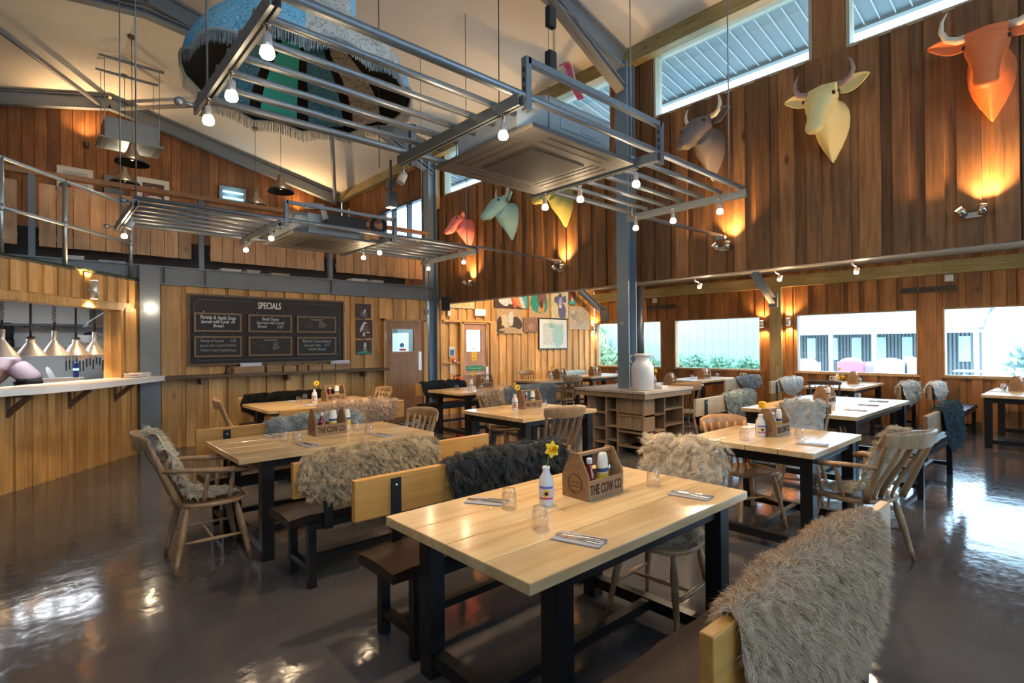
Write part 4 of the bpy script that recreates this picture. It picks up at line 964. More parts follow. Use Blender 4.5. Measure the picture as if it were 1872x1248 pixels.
bfur('silver-white fleece over a bench back, left of the creamy white one',10.15,11.2,2.17,1,.2,.32,F_sg,n=4500,L=.05,w=.009,stick=.6,seed=16,thick=.035,edge=.2)
bfur('creamy white fleece over the bench under the rightmost window',10.5,11.4,1.80,-1,.25,.25,F_wh,n=4500,L=.05,w=.009,stick=.6,seed=17,thick=.035,edge=.2)
# on chairs (local coordinates of the chair: sitter faces +y, back at y -.2..-.4)
CP=[(.10,.475),(-.05,.475),(-.12,.49),(-.17,.56),(-.23,.70),(-.29,.86),(-.31,.925),(-.335,.93),(-.36,.87),(-.35,.75)]
def cfur(label,chair,x0,x1,material,path=CP,**k): return fur(label,path,x0,x1,tuple(chair.location),chair.rotation_euler[2],material,**k)
chs=[o for o in C.objects if o.get('category')=='chair']
def ch(s): return [o for o in chs if s in o['label']][0]
cfur('cream tousled fleece on the armchair at the left end of the second table',arm0,-.14,.22,F_cream,path=[(.16,.47),(-.05,.475),(-.14,.50),(-.19,.60),(-.25,.76),(-.315,.92),(-.335,.955),(-.36,.955),(-.385,.90)],n=11000,L=.055,w=.003,stick=.6,seed=21,thick=.025,edge=.3,clump=.6,group='fleeces on chairs')
cfur('cream shaggy fleece over the chair back at the right end of the nearest table',ch('cream shaggy'),-.25,.26,F_cream,path=[(.12,.475),(-.12,.49),(-.17,.56),(-.23,.70),(-.29,.86),(-.32,.93),(-.345,.93),(-.37,.86),(-.36,.70),(-.35,.56)],n=24000,L=.07,w=.0028,stick=.55,seed=22,thick=.03,edge=.12,clump=.5,group='fleeces on chairs')
cfur('tan fleece on the chair beyond the middle table',ch('tan fleece'),-.22,.22,F_tan,path=[(.12,.475),(-.12,.49),(-.17,.56),(-.23,.70),(-.27,.80),(-.28,.84)],n=8000,L=.05,w=.005,stick=.5,seed=23,thick=.02,group='fleeces on chairs')
cfur('white fleece over the chair back at the far end of the square table',ch('white fleece at the far'),-.20,.20,F_wh,path=CP,n=7000,L=.06,w=.004,stick=.55,seed=24,thick=.022,group='fleeces on chairs')
cfur('cream curly fleece on the armchair seen from behind at the square table',arm1,-.22,.15,F_cream,path=[(.16,.47),(-.05,.475),(-.14,.50),(-.19,.60),(-.25,.76),(-.315,.92),(-.33,.955),(-.35,.955)],n=12000,L=.06,w=.003,stick=.65,seed=25,thick=.025,edge=.3,clump=.6,group='fleeces on chairs')
cfur('small white fleece on the chair behind the milk churn',ch('small white fleece'),-.2,.2,F_wh,path=CP,n=3000,L=.05,w=.008,stick=.55,seed=26,thick=.03,group='fleeces on chairs')
# ================= table ware =================
DG=bpy.context.evaluated_depsgraph_get
def text(s_,size,M,mt,parent,name='lettering',ext=.0006,bold=0,align='CENTER',narrow=1,kind=None):
    cu=bpy.data.curves.new('txt','FONT'); cu.body=s_; cu.size=size; cu.extrude=ext; cu.offset=bold; cu.align_x=align; cu.align_y='CENTER'; cu.resolution_u=3
    o=bpy.data.objects.new('txt',cu); C.objects.link(o); bpy.context.view_layer.update()
    me=bpy.data.meshes.new_from_object(o.evaluated_get(DG())); bpy.data.objects.remove(o); bpy.data.curves.remove(cu)
    S=Matrix.Diagonal((narrow,1,1,1)); me.transform(Matrix(M)@S); me.name=name; me.materials.clear(); me.materials.append(mt)
    ob=bpy.data.objects.new(name,me); C.objects.link(ob)
    if parent is not None: ob.parent=parent; KIDS.setdefault(parent.name,[]).append(ob)
    return ob
def frameM(o,xd,yd):  # text plane: origin, right dir, up dir
    x=Vector(xd).normalized();y=Vector(yd).normalized();z=x.cross(y)
    return Matrix(((x.x,y.x,z.x,o[0]),(x.y,y.y,z.y,o[1]),(x.z,y.z,z.z,o[2]),(0,0,0,1)))
M_burn=mat('burnt_brown_lettering',(.06,.03,.015),.8)
def make_caddy(label):
    t=thing('condiment_caddy',label,'caddy',(0,0,0),0,'wooden condiment caddies')
    hx,hy=.135,.085
    for s in (-1,1):
        M_=Matrix(((0,0,1,s*hx-.006),(1,0,0,0),(0,1,0,0),(0,0,0,1)))
        m=MB(); m.prism([(-hy,0),(hy,0),(hy,.115),(.028,.225),(-.028,.225),(-hy,.115)],0,.012,M=M_)
        e=m.build('end_panel',W_crate,t)
        if s<0:
            m=MB(); 
            for rr_ in (.048,.042): m.tube([(-hx-.0065,rr_*math.cos(a),.075+rr_*math.sin(a)) for a in [2*PI*k/28 for k in range(29)]],.0012,5,caps=False)
            m.tube([(-hx-.0065,-.03,.058),(-hx-.0065,0,.062),(-hx-.0065,.03,.058)],.002,5); m.tube([(-hx-.0065,-.028,.072),(-hx-.0065,-.01,.085),(-hx-.0065,.01,.08),(-hx-.0065,.028,.086)],.0015,5)
            m.build('round_emblem',M_burn,e)
    for s in (-1,1):
        m=MB(); m.box(-hx+.006,s*hy-.005*(1+s),0.0,hx-.006,s*hy+.005*(1-s),.095); p=m.build('side_panel',W_crate,t)
        if s<0: text('THE COW CO',.070,frameM((0,-hy-.0012,.047),(1,0,0),(0,0,1)),M_burn,p,narrow=.55,ext=.0012,bold=.0012)
    m=MB(); m.box(-hx+.006,-hy+.01,0,hx-.006,hy-.01,.008); m.box(-.004,-hy+.01,.008,.004,hy-.01,.08); m.build('base',W_crate,t)
    m=MB(); m.box(-hx+.006,-.016,.205,hx-.006,.016,.221); m.build('handle',W_crate,t,bevel=.004)
    return t
def make_ketchup(label):
    t=thing('ketchup_bottle',label,'bottle',(0,0,0),0,'ketchup bottles')
    m=MB(); m.lathe([(.026,0),(.029,.01),(.029,.075),(.024,.105),(.013,.145),(.012,.16)],18,c=(0,0,0)); m.build('bottle',mat('ketchup_red_glass',(.22,.012,.006),.15,coat=.5),t)
    m=MB(); m.lathe([(.0125,.158),(.0145,.16),(.0145,.182),(.012,.185)],16); m.build('cap',M_paper,t); return t
def make_mayo(label,cap=(.75,.72,.62),body=(.80,.76,.62),lab=(.75,.50,.05)):
    t=thing('mayonnaise_bottle',label,'bottle',(0,0,0),0,'squeezy sauce bottles')
    M_=Matrix.Diagonal((1,.65,1,1))
    m=MB(); m.lathe([(.026,.02),(.034,.05),(.036,.11),(.034,.16),(.028,.19),(.02,.2),(0,.2)],20,M=M_); m.lathe([(.024,0),(.026,.02)],20,M=M_); m.build('bottle',mat('cream_plastic',body,.35),t)
    m=MB(); m.lathe([(.0368,.055),(.0368,.10)],20,M=M_,caps=False); m.build('label_band',mat('mustard_yellow_label',lab,.5),t)
    m=MB(); m.lathe([(.0372,.105),(.0372,.125)],20,M=M_,caps=False); m.build('name_band',mat('navy_label',(.04,.06,.13),.5),t); return t
def make_vase(label):
    t=thing('bottle_vase',label,'vase',(0,0,0),0,'milk bottle vases')
    m=MB(); m.lathe([(.033,0),(.036,.006),(.036,.105),(.031,.13),(.019,.152),(.016,.165),(.0185,.172),(.0185,.182),(.014,.184),(.012,.16)],24,caps=False); b=m.build('bottle',mat('white_milk_plastic',(.74,.74,.74),.35),t)
    a0=R(-150)
    m=MB(); m.lathe([(.0364,.03),(.0364,.095)],14,caps=False,a0=R(-200),a1=R(-70)); l=m.build('label',mat('pale_lilac_label',(.62,.60,.72),.6),t)
    def onlab(a,z,r=.0369): return (r*math.cos(a),r*math.sin(a),z)
    def fan(c_,pts): return [c_]+pts,[(0,i+1,(i+1)%len(pts)+1) for i in range(len(pts))]
    ac=R(-135)
    m=MB(); n_=20; pts=[onlab(ac+.56*math.cos(2*PI*k/n_),.062+.0185*math.sin(2*PI*k/n_)) for k in range(n_)]; m.add(*fan(onlab(ac,.062,.0380),pts)); m.build('yellow_badge',mat('badge_yellow',(.85,.55,.02),.5),l)
    m=MB(); m.lathe([(.0368,.083),(.0368,.094)],10,caps=False,a0=R(-192),a1=R(-78)); m.build('blue_lettering_band',mat('label_blue',(.10,.15,.55),.5),l)
    m=MB(); m.lathe([(.0368,.033),(.0368,.041)],10,caps=False,a0=R(-192),a1=R(-78)); m.build('red_band',mat('label_red',(.55,.06,.10),.5),l)
    m=MB(); pts=[onlab(ac+.24*math.cos(2*PI*k/10)*(1+.4*(k%2)),.060+.008*math.sin(2*PI*k/10)*(1+.5*(k%2)),.0386) for k in range(10)]; m.add(*fan(onlab(ac,.060,.0388),pts)); m.build('figure_mark',M_black,l)
    return t
def make_daffodil(label):
    t=thing('daffodil',label,'flower',(0,0,0),0,'daffodils')
    m=MB(); m.tube([(0,0,.03),(.003,0,.16),(.012,.0,.21),(.022,-.004,.245),(.020,-.018,.262)],[.003,.003,.003,.0035,.005],8); m.build('stem',mat('daffodil_green',(.10,.22,.05),.5),t)
    c=Vector((.020,-.022,.264)); nrm=Vector((-.25,-.93,.15)).normalized(); ux=nrm.cross(Vector((0,0,1))).normalized(); uz=ux.cross(nrm)*-1
    m=MB()
    for k in range(6):
        a=2*PI*k/6+.3; d=ux*math.cos(a)+uz*math.sin(a); s_=ux*-math.sin(a)+uz*math.cos(a)
        rows=[]
        for j in range(6):
            v=j/5; wd=.012*math.sin(PI*(.12+.84*v))*1.15
            rows.append([c+d*(.006+.036*v)+s_*wd*q+nrm*(.004*math.sin(v*3)-.003*abs(q)) for q in (-1,-.5,0,.5,1)])
        m.grid(rows)
    m.build('petals',mat('daffodil_yellow',(.90,.62,.01),.5),t)
    Mx=Matrix(((ux.x,uz.x,nrm.x,c.x),(ux.y,uz.y,nrm.y,c.y),(ux.z,uz.z,nrm.z,c.z),(0,0,0,1)))
    m=MB(); m.lathe([(.006,0),(.009,.008),(.011,.018),(.015,.026)],14,M=Mx,caps=False); m.build('trumpet',mat('daffodil_trumpet',(.90,.48,.0),.5),t); return t
def make_tumbler(label):
    m=MB(); n=8
    m.lathe([(.036,0),(.036,.02),(.034,.06),(.030,.085),(.028,.092),(0,.094)],24); m.lathe([(.0335,0.0),(.033,.03),(.030,.07),(0,.078)],24,caps=False)
    for k in range(n):
        a=2*PI*k/n; m.tube([(.0362*math.cos(a),.0362*math.sin(a),.01),(.0345*math.cos(a),.0345*math.sin(a),.06),(.0295*math.cos(a),.0295*math.sin(a),.088)],.0012,5)
    return tag(m.build('tumbler',G_tum),label,'tumbler','upturned glass tumblers')
def make_napkin(label):
    m=MB(); m.box(-.10,-.05,0,.10,.05,.003); m.box(-.10,-.05,.0035,.10,.048,.0065); m.tube([(-.1,-.05,.0033),(.1,-.05,.0033)],.0033,8)
    return tag(m.build('paper_napkin',M_nap,bevel=.001),label,'napkin','folded grey napkins')
def make_knife(label):
    m=MB(); m.prism([(.0,-.007),(.11,-.006),(.11,.006),(.0,.007)],.0,.006); m.prism([(-.105,.004),(-.09,-.004),(-.07,-.008),(0,-.0065),(0,.004)],.0015,.0032)
    return tag(m.build('table_knife',M_chrome,bevel=.001),label,'knife','table knives')
def make_fork(label):
    m=MB(); m.prism([(-.02,-.0035),(.09,-.0075),(.097,0),(.09,.0075),(-.02,.0035)],.001,.005)
    m.prism([(-.02,-.0025),(-.045,-.010),(-.06,-.010),(-.06,.010),(-.045,.010),(-.02,.0025)],.002,.0035)
    for k in range(4): m.box(-.098,-.0098+k*.0056,.0035,-.058,-.0072+k*.0056,.005)
    return tag(m.build('table_fork',M_chrome,bevel=.0008),label,'fork','table forks')
Z0=.76
protos={}
def place(fn,label,x,y,rz=0,z=Z0,*a):
    key=fn.__name__
    if key not in protos:
        o=fn(label); protos[key]=o
    else:
        p=protos[key]; o=dup(p,(0,0,0),0,label)
    o.location=(x,y,z+.0005); o.rotation_euler=(0,0,rz); o['label']=label; return o
def setting(x,y,rz,where,cut=True):
    place(make_napkin,'folded grey napkin '+where,x,y,rz)
    if cut:
        c,s=math.cos(rz),math.sin(rz)
        def off(a,b): return x+c*a-s*b,y+s*a+c*b
        place(make_knife,'steel knife on the napkin '+where,*off(.0,.012),rz+.05,Z0+.0066)
        place(make_fork,'steel fork on the napkin '+where,*off(.0,-.018),rz-.06,Z0+.0066)
def caddyset(x,y,rz,where,mayo=True,ket=True):
    place(make_caddy,'wooden condiment caddy '+where,x,y,rz)
    c,s=math.cos(rz),math.sin(rz)
    if ket: place(make_ketchup,'ketchup bottle in the caddy '+where,x+c*-.065-s*-.03,y+s*-.065+c*-.03,0,Z0+.009)
    if mayo: place(make_mayo,'cream mayonnaise bottle in the caddy '+where,x+c*.035-s*-.035,y+s*.035+c*-.035,rz,Z0+.009)
def vase(x,y,where,flower=True,rz=0):
    place(make_vase,'white bottle vase '+where,x,y,rz)
    if flower: place(make_daffodil,'yellow daffodil in the bottle vase '+where,x,y,rz)
# T1
caddyset(2.155,1.77,0,'on the nearest table'); vase(1.84,1.80,'on the nearest table')
t=thing('clear_sauce_bottle','clear plastic bottle in the caddy on the nearest table','bottle',(2.24,1.75,Z0+.009)); m=MB(); m.lathe([(.026,0),(.028,.1),(.02,.15),(.01,.165),(0,.166)],16); m.build('bottle',G_bot,t)
for x,y,l in ((1.672,1.88,'beside the far left napkin'),(1.581,1.585,'in front of the white bottle vase'),(2.49,1.63,'right of the caddy by a napkin'),(2.44,1.83,'half hidden behind the caddy')):
    place(make_tumbler,'upturned glass tumbler on the nearest table, '+l,x,y)
setting(1.66,2.03,R(-80)+.35,'at the far left place of the nearest table'); setting(1.60,1.385,R(-78)+.1,'at the near edge of the nearest table'); setting(2.47,1.40,R(-80)-.0,'at the right end of the nearest table')
# T2
caddyset(1.94,4.58,0.02,'on the second table'); place(make_mayo,'yellow-labelled mustard bottle beside the caddy on the second table',2.13,4.60,.3)
for x,y,l in ((1.532,4.48,'left of the caddy, the outer one'),(1.571,4.30,'left of the caddy, nearer the front edge'),(2.19,4.30,'right of the caddy beside a napkin'),(2.22,4.60,'directly behind the mustard bottle')):
    place(make_tumbler,'upturned glass tumbler on the second table, '+l,x,y)
setting(1.55,4.80,R(-85),'at the far left of the second table'); setting(1.61,4.15,R(-85),'at the near left of the second table'); setting(2.25,4.15,R(-85),'at the near right of the second table')
# T3
caddyset(3.18,7.30,.05,'on the specials table'); vase(2.876,7.21,'on the specials table')
for x,y,l in ((2.696,7.30,'left of the vase, the front one'),(2.9,7.62,'left of the vase, the back one'),(3.36,7.33,'right of the caddy')): place(make_tumbler,'upturned glass tumbler on the specials table, '+l,x,y)
setting(2.72,7.62,R(-85),'at the far side of the specials table',False); setting(2.72,6.95,R(-85),'at the near side of the specials table',False)
# T4
caddyset(6.10,7.50,R(0),'on the table before the fire door'); vase(5.66,7.32,'on the table before the fire door')
for x,y,l in ((5.42,7.42,'far left one'),(5.46,7.10,'front left one'),(6.30,7.2,'right of the caddy'),(5.72,7.14,'just in front of the vase')): place(make_tumbler,'upturned glass tumbler on the table before the fire door, '+l,x,y)
m=MB(); m.cbox((5.55,7.2,Z0+.03),(.14,.02,.06)); tag(m.build('card_stand',M_paper),'small white card stand on the table before the fire door','card')
# T5
caddyset(4.47,4.66,0,'on the middle table'); vase(4.23,4.64,'on the middle table'); place(make_tumbler,'upturned glass tumbler on the middle table right of the caddy',4.68,4.60); setting(4.45,4.25,R(-85),'on the middle table')
# T6 T7 T8 T13
vase(8.45,8.1,'on the small table under the cow paintings'); caddyset(8.75,8.1,.2,'on the small table under the cow paintings')
caddyset(10.15,8.25,0,'on the corner table'); place(make_tumbler,'upturned glass tumbler on the corner table',10.9,8.15)
caddyset(10.95,5.85,0,'on the table under the second long window'); place(make_tumbler,'upturned glass tumbler left of the caddy under the second long window',10.5,5.9); place(make_tumbler,'upturned glass tumbler right of the caddy under the second long window',11.35,5.75)
caddyset(8.75,5.35,.3,'behind the milk churn'); vase(8.55,5.55,'behind the milk churn')
# T9
caddyset(7.38,2.34,0,'on the wide white-lit table'); 
for x,y,l in ((6.70,2.05,'front left one'),(7.30,2.06,'just in front of the caddy'),(8.10,2.17,'rightmost one'),(6.82,2.58,'farthest left one'),(7.33,2.62,'behind the caddy to its left')): place(make_tumbler,'upturned glass tumbler on the wide white-lit table, '+l,x,y)
for x,y,l in ((8.06,1.93,'rightmost of three'),(7.5,1.90,'middle of three'),(6.86,1.86,'leftmost of three')): setting(x,y,R(-88),'on the wide white-lit table, '+l,True)
m=MB(); m.cbox((6.42,2.70,Z0+.035),(.07,.07,.07)); tag(m.build('yellow_cup',mat('yellow_plastic',(.9,.5,.0),.4),bevel=.01),'small yellow cup on the left end of the wide white-lit table','cup')
# T10
caddyset(4.62,1.86,0,'on the square table'); t=place(make_vase,'white bottle with an orange-red label beside the caddy on the square table',4.43,1.88,0)
place(make_tumbler,'upturned glass tumbler at the left edge of the square table',4.175,1.90); place(make_tumbler,'upturned glass tumbler in front of the caddy on the square table',4.53,1.62); setting(4.36,1.47,R(-80),'on the square table')
m=MB(); m.box(-.09,-.05,0,.09,.05,.004); o=m.build('menu_card',M_paper); o.location=(4.85,2.16,Z0+.001); tag(o,'white menu card at the far left corner of the square table','card')
# T11, T12
vase(11.2,3.33,'under the third long window'); caddyset(11.25,3.08,.2,'under the third long window'); place(make_tumbler,'upturned glass tumbler on the table under the third long window',11.5,3.05); setting(10.85,2.9,R(-85),'on the table under the third long window',False)
for i,(x,y) in enumerate(((11.05,3.3),(11.12,3.22),(11.0,3.2))):
    place(make_daffodil,'low yellow daffodil beside the vase under the third long window, '+['the left one','the middle one','the nearest one'][i],x,y,.5*i,Z0-.14)
caddyset(11.15,.88,0,'on the table at the right edge'); place(make_tumbler,'upturned glass tumbler on the table at the right edge, the back one',11.2,1.02+.02); place(make_tumbler,'upturned glass tumbler on the table at the right edge, the front one',10.85,.98); setting(10.75,1.05,R(-88),'on the table at the right edge',False)
# ================= animal heads =================
def remesh_union(mb,name,mt,parent,vox=.012,sm=6):
    me=bpy.data.meshes.new(name); me.from_pydata(mb.v,[],mb.f); me.update()
    o=bpy.data.objects.new(name,me); C.objects.link(o)
    md=o.modifiers.new('r','REMESH'); md.mode='VOXEL'; md.voxel_size=vox; md.use_smooth_shade=True
    md=o.modifiers.new('s','SMOOTH'); md.iterations=sm; md.factor=.5
    bpy.context.view_layer.update()
    m2=bpy.data.meshes.new_from_object(o.evaluated_get(DG())); bpy.data.objects.remove(o); bpy.data.meshes.remove(me)
    m2.name=name; m2.materials.clear(); m2.materials.append(mt)
    m2.polygons.foreach_set('use_smooth',[True]*len(m2.polygons))
    o=bpy.data.objects.new(name,m2); C.objects.link(o); o.parent=parent; KIDS.setdefault(parent.name,[]).append(o); return o
def ringloft(mb,rings,n=28):
    """rings: list of lists of points (same n)"""
    for i in range(len(rings)-1): mb.grid([rings[i]+[rings[i][0]],rings[i+1]+[rings[i+1][0]]])
    mb.add(rings[0],[tuple(range(len(rings[0])-1,-1,-1))]); mb.add(rings[-1],[tuple(range(len(rings[-1])))])
def bull(y,z,yaw,pitch,scale,col,label,horn=None,horn_len=1.0,ear=1.0,ears=(1,-1),spots=False,yk=0):
    """wall at x=6.62, head looks towards -X; local +x points out of the wall"""
    t=thing('animal_head',label,'wall sculpture',(6.62,y,z),PI,'coloured cattle heads on the wall'); t.scale=(scale,)*3
    mt=col
    n=28; mb=MB(); Yw=RZ(yaw)
    def tear(x,wid,top,bot,cy=0):
        pts=[]
        for k in range(n):
            a=2*PI*k/n; c,s=math.cos(a),math.sin(a)
            if s>=0: pts.append(Vector((x,cy+wid*.88*c,top*s)))
            else: pts.append(Vector((x,cy+wid*.88*c*(1-abs(s)**2.2*.78),bot*s*-1*-1 if False else -bot*abs(s))))
        return pts
    def ell(c,ry,rz,tilt):
        M_=RY(-tilt); return [Vector(c)+(M_@Vector((0,ry*math.cos(2*PI*k/n),rz*math.sin(2*PI*k/n)))) for k in range(n)]
    rings=[tear(0,.20,.24,.46),tear(.06,.195,.235,.44),tear(.13,.175,.225,.36)]
    rings+=[ell((.21,0,.01),.15,.215,.35),ell((.30,0,.09),.125,.175,.55)]
    if yk: rings=[[p+Vector((0,yk*max(0,p.x-.1),0)) for p in r_] for r_ in rings]
    ringloft(mb,rings)
    # head, pivoting around the poll
    H=[]
    piv=Vector((.27,0,.14))
    hd=MB()
    hr=[((.20,.20),.03,.05),((.24,.215),.105,.10),((.30,.20),.135,.125),((.37,.155),.128,.13),((.44,.095),.105,.115),((.51,.035),.085,.095),((.575,-.02),.078,.08),((.62,-.055),.082,.072),((.655,-.082),.07,.055),((.675,-.098),.04,.03)]
    rg=[]
    for (x,zz),ry,rz in hr:
        rg.append([Vector((x,ry*(1.2 if x<.5 else 1.1)*math.copysign(abs(math.cos(2*PI*k/n))**.85,math.cos(2*PI*k/n)),zz))+RY(.72)@Vector((0,0,rz*math.sin(2*PI*k/n)*1.0)) for k in range(n)])
    ringloft(hd,rg)
    hd.ell((.37,.125,.20),(.05,.03,.035),12,8); hd.ell((.37,-.125,.20),(.05,.03,.035),12,8)
    hd.ell((.48,0,-.02),(.13,.075,.06),14,8,M=RY(.75)); hd.ell((.30,0,.06),(.1,.11,.12),14,8)
    hd.tube([(.245,-.14,.265),(.25,0,.285),(.245,.14,.265)],.045,12)
    Pt=RY(pitch); Ph=RY(pitch*.3)
    def P2(v): return piv+(Yw@(Ph@(Vector(v)-piv)))
    def P(v): return piv+(Yw@(Pt@(Vector(v)-piv)))
    mb.add([P(v) for v in hd.v],hd.f)
    remesh_union(mb,'head_and_neck',mt,t,.011,5)
    for s in (1,-1):
        m=MB(); m.ell(P((.385,s*.150,.215)),(.024,.016,.022),12,8,M=Yw); m.build('eye',mat('dark_brown_eye',(.02,.008,.004),.15),t)
        m=MB(); m.ell(P((.665,s*.042,-.065)),(.018,.014,.016),10,6,M=Yw); m.build('nostril',mat('dark_nostril',(.03,.012,.01),.6),t)
        if s in ears:
            b=Vector((.235,s*.14,.22)); tip=Vector((.25,s*.43*ear,.26+.03*ear)); m=MB(); rows=[]
            for j in range(9):
                v=j/8; c=b.lerp(tip,v); w_=.078*math.sin(PI*(.12+.86*v))*ear**.5
                rows.append([P2(c+Vector((.03*(abs(q)**2)-.02,0,0))+Vector((.2,0,1)).normalized()*w_*q) for q in (-1,-.6,-.2,.2,.6,1)])
            m.grid(rows); m.build('ear',mt,t,solid=.016,subd=1)
        if horn:
            a=Vector((.245,s*.13,.285)); k=horn_len
            pts=[a,a+Vector((0,s*.07,.0))*k,a+Vector((.01,s*.135,.03))*k,a+Vector((.02,s*.165,.10))*k,a+Vector((.025,s*.155,.175))*k,a+Vector((.02,s*.12,.235))*k]
            m=MB(); m.tube([P2(p) for p in pts],[.036,.034,.030,.023,.014,.004],14); m.build('horn',horn,t)
    return t
def hmat(n_,c): return mat(n_,c,.55)
H_white=hmat('ivory_horn',(.72,.66,.55)); H_dark=hmat('mauve_grey_horn',(.34,.25,.26))
bull(8.55,3.86,R(-30),R(6),.86,hmat('pink_paint',(.80,.22,.22)),'pink painted cow head on the plank wall, the one farthest from the camera',horn=hmat('pale_horn_stub',(.7,.45,.38)),horn_len=.28,ear=.75)
bull(7.27,3.90,R(-20),R(4),1.0,hmat('pale_blue_paint',(.26,.50,.55)),'pale blue painted bull head with ivory horns on the plank wall',horn=H_white)
bull(5.95,3.92,R(-20),R(4),1.0,hmat('olive_paint',(.42,.42,.12)),'olive green animal head on the plank wall half hidden by the nearer tube rack',horn=None)
bull(3.38,4.08,R(-18),R(4),1.0,hmat('dark_grey_paint',(.14,.12,.12)),'dark grey bull head with ivory horns behind the hanging wires',horn=H_white,horn_len=1.0)
bull(1.98,3.96,R(-6),R(24),1.0,hmat('butter_yellow_paint',(.78,.68,.32)),'butter yellow bull head with mauve-grey horns on the plank wall',horn=H_dark)
bull(.66,4.00,R(2),R(32),1.0,hmat('orange_paint',(.80,.20,.06)),'orange bull head with ivory horns, nearest the camera',horn=H_white,horn_len=1.15)
# ================= doors =================
def door(n_,x0,x1,y,h,mt,win,glass,label):
    r=bpy.data.objects.new('door_%d'%n_,None); C.objects.link(r); r['kind']='structure'; r.location=(x0,y,0); W=x1-x0
    m=MB(); a,b,c,d=win
    m.box(.04,-.02,0,a,.03,h-.04); m.box(b,-.02,0,W-.04,.03,h-.04); m.box(a,-.02,0,b,.03,c); m.box(a,-.02,d,b,.03,h-.04); m.build('door_leaf',mt,r)
    m=MB(); m.box(0,-.05,0,.04,.06,h); m.box(W-.04,-.05,0,W,.06,h); m.box(0,-.05,h-.04,W,.06,h); m.build('door_frame',W_pine,r)
    m=MB(); m.box(a,0,c,b,.006,d); m.build('glass_pane',G_win,r)
    m=MB(); w_=.018
    m.box(a-w_,-.028,c-w_,a,.0,d+w_);m.box(b,-.028,c-w_,b+w_,.0,d+w_);m.box(a,-.028,c-w_,b,.0,c);m.box(a,-.028,d,b,.0,d+w_); m.build('glazing_bead',W_pine,r)
    return r
d1=door(1,5.13,6.08,9.46,2.06,W_door,(.20,.70,1.41,1.86),None,'')
m=MB(); m.box(.80,-.028,1.02,.87,-.02,1.40); m.build('push_plate',M_alu,d1)
m=MB(); m.box(.035,-.03,1.62,.06,-.018,1.80); m.build('hinge',M_alu,d1)
M_blue=mat('sign_blue',(.02,.22,.55),.5); M_red=mat('sign_red',(.75,.03,.05),.5); M_yel=mat('sign_yellow',(.95,.62,.02),.5); M_sgreen=mat('sign_green',(.01,.28,.12),.5)
MV=lambda x,y,z:Matrix(((1,0,0,x),(0,0,-1,y),(0,1,0,z),(0,0,0,1)))
m=MB(); m.lathe([(.045,0),(.045,.003)],24,M=MV(.43,-.004,1.535)); s_=m.build('blue_round_sticker',M_blue,d1)
m=MB(); m.ell((.43,-.009,1.558),(.008,.002,.008),8,6); m.box(.422,-.009,1.515,.438,-.0075,1.548); m.box(.41,-.009,1.51,.45,-.0075,1.516); m.build('figure_mark',M_paper,s_)
m=MB(); m.box(.37,-.006,1.425,.52,-.003,1.465); m.build('red_notice',M_red,d1)
d2=door(2,7.22,8.0,9.71,2.05,W_doorf,(.14,.57,1.38,1.87),None,'')
m=MB(); m.lathe([(.028,0),(.028,.003)],20,M=MV(.36,-.006,1.44)); m.build('pale_round_sticker',mat('sticker_pale_blue',(.3,.55,.75),.5),d2)
m=MB(); m.box(.28,-.027,1.17,.42,-.021,1.36); s_=m.build('yellow_notice',M_yel,d2)
m=MB(); m.add([(.31,-.0285,1.285),(.39,-.0285,1.285),(.35,-.0285,1.345)],[(0,1,2)]); m.box(.305,-.0285,1.195,.395,-.0275,1.25); m.build('notice_marks',mat('notice_orange',(.75,.38,.0),.5),s_)
m=MB(); m.box(.12,-.027,.94,.62,-.021,1.05); s_=m.build('green_push_bar_sign',M_sgreen,d2)
text('Push bar to open',.062,frameM((.40,-.0285,.995),(1,0,0),(0,0,1)),M_paper,s_,narrow=.8)
m=MB(); m.tube([(.145,-.029,.99),(.16,-.029,.965),(.19,-.029,1.03)],.005,6); m.build('tick_mark',M_paper,s_)
m=MB(); m.tube([(.06,-.07,.86),(.74,-.07,.87)],.014,10); m.box(.66,-.08,.82,.73,-.02,1.02); m.tube([(.71,-.05,1.0),(.71,-.05,2.0)],.012,8); m.build('panic_bar',M_alu,d2)
# timber framing round the fire door
m=MB(); m.box(6.72,9.66,2.04,8.22,9.74,2.09); m.box(8.02,9.62,0,8.2,9.74,2.04); m.box(7.17,9.66,0,7.22,9.74,2.04); m.box(6.72,9.68,1.12,7.17,9.74,1.15); struct('trim_12',m,W_pine)
# little signs and safety things
def flat(name,x0,z0,x1,z1,y,mt,label,cat,d=.012,group=None,**k):
    m=MB(); m.box(x0,y-d,z0,x1,y,z1); return tag(m.build(name,mt,**k),label,cat,group)
s_=flat('fire_notice',6.90,1.27,7.04,1.50,9.72,M_paper,'white and blue fire action notice left of the fire door','sign')
m=MB(); m.box(6.915,9.706,1.31,7.025,9.709,1.43); m.build('blue_field',M_blue,s_); m=MB(); m.box(6.93,9.706,1.28,7.02,9.709,1.30); m.build('red_strip',M_red,s_)
s_=flat('fire_call_point',6.97,1.14,7.07,1.22,9.70,M_red,'small red fire call point left of the fire door','call point',.04,bevel=.005)
m=MB(); m.box(6.985,9.655,1.155,7.035,9.661,1.205); m.build('white_panel',M_paper,s_)
flat('extinguisher_notice',6.91,.90,7.01,1.10,9.72,mat('cream_notice',(.7,.62,.45),.6),'narrow cream notice above the extinguisher','sign')
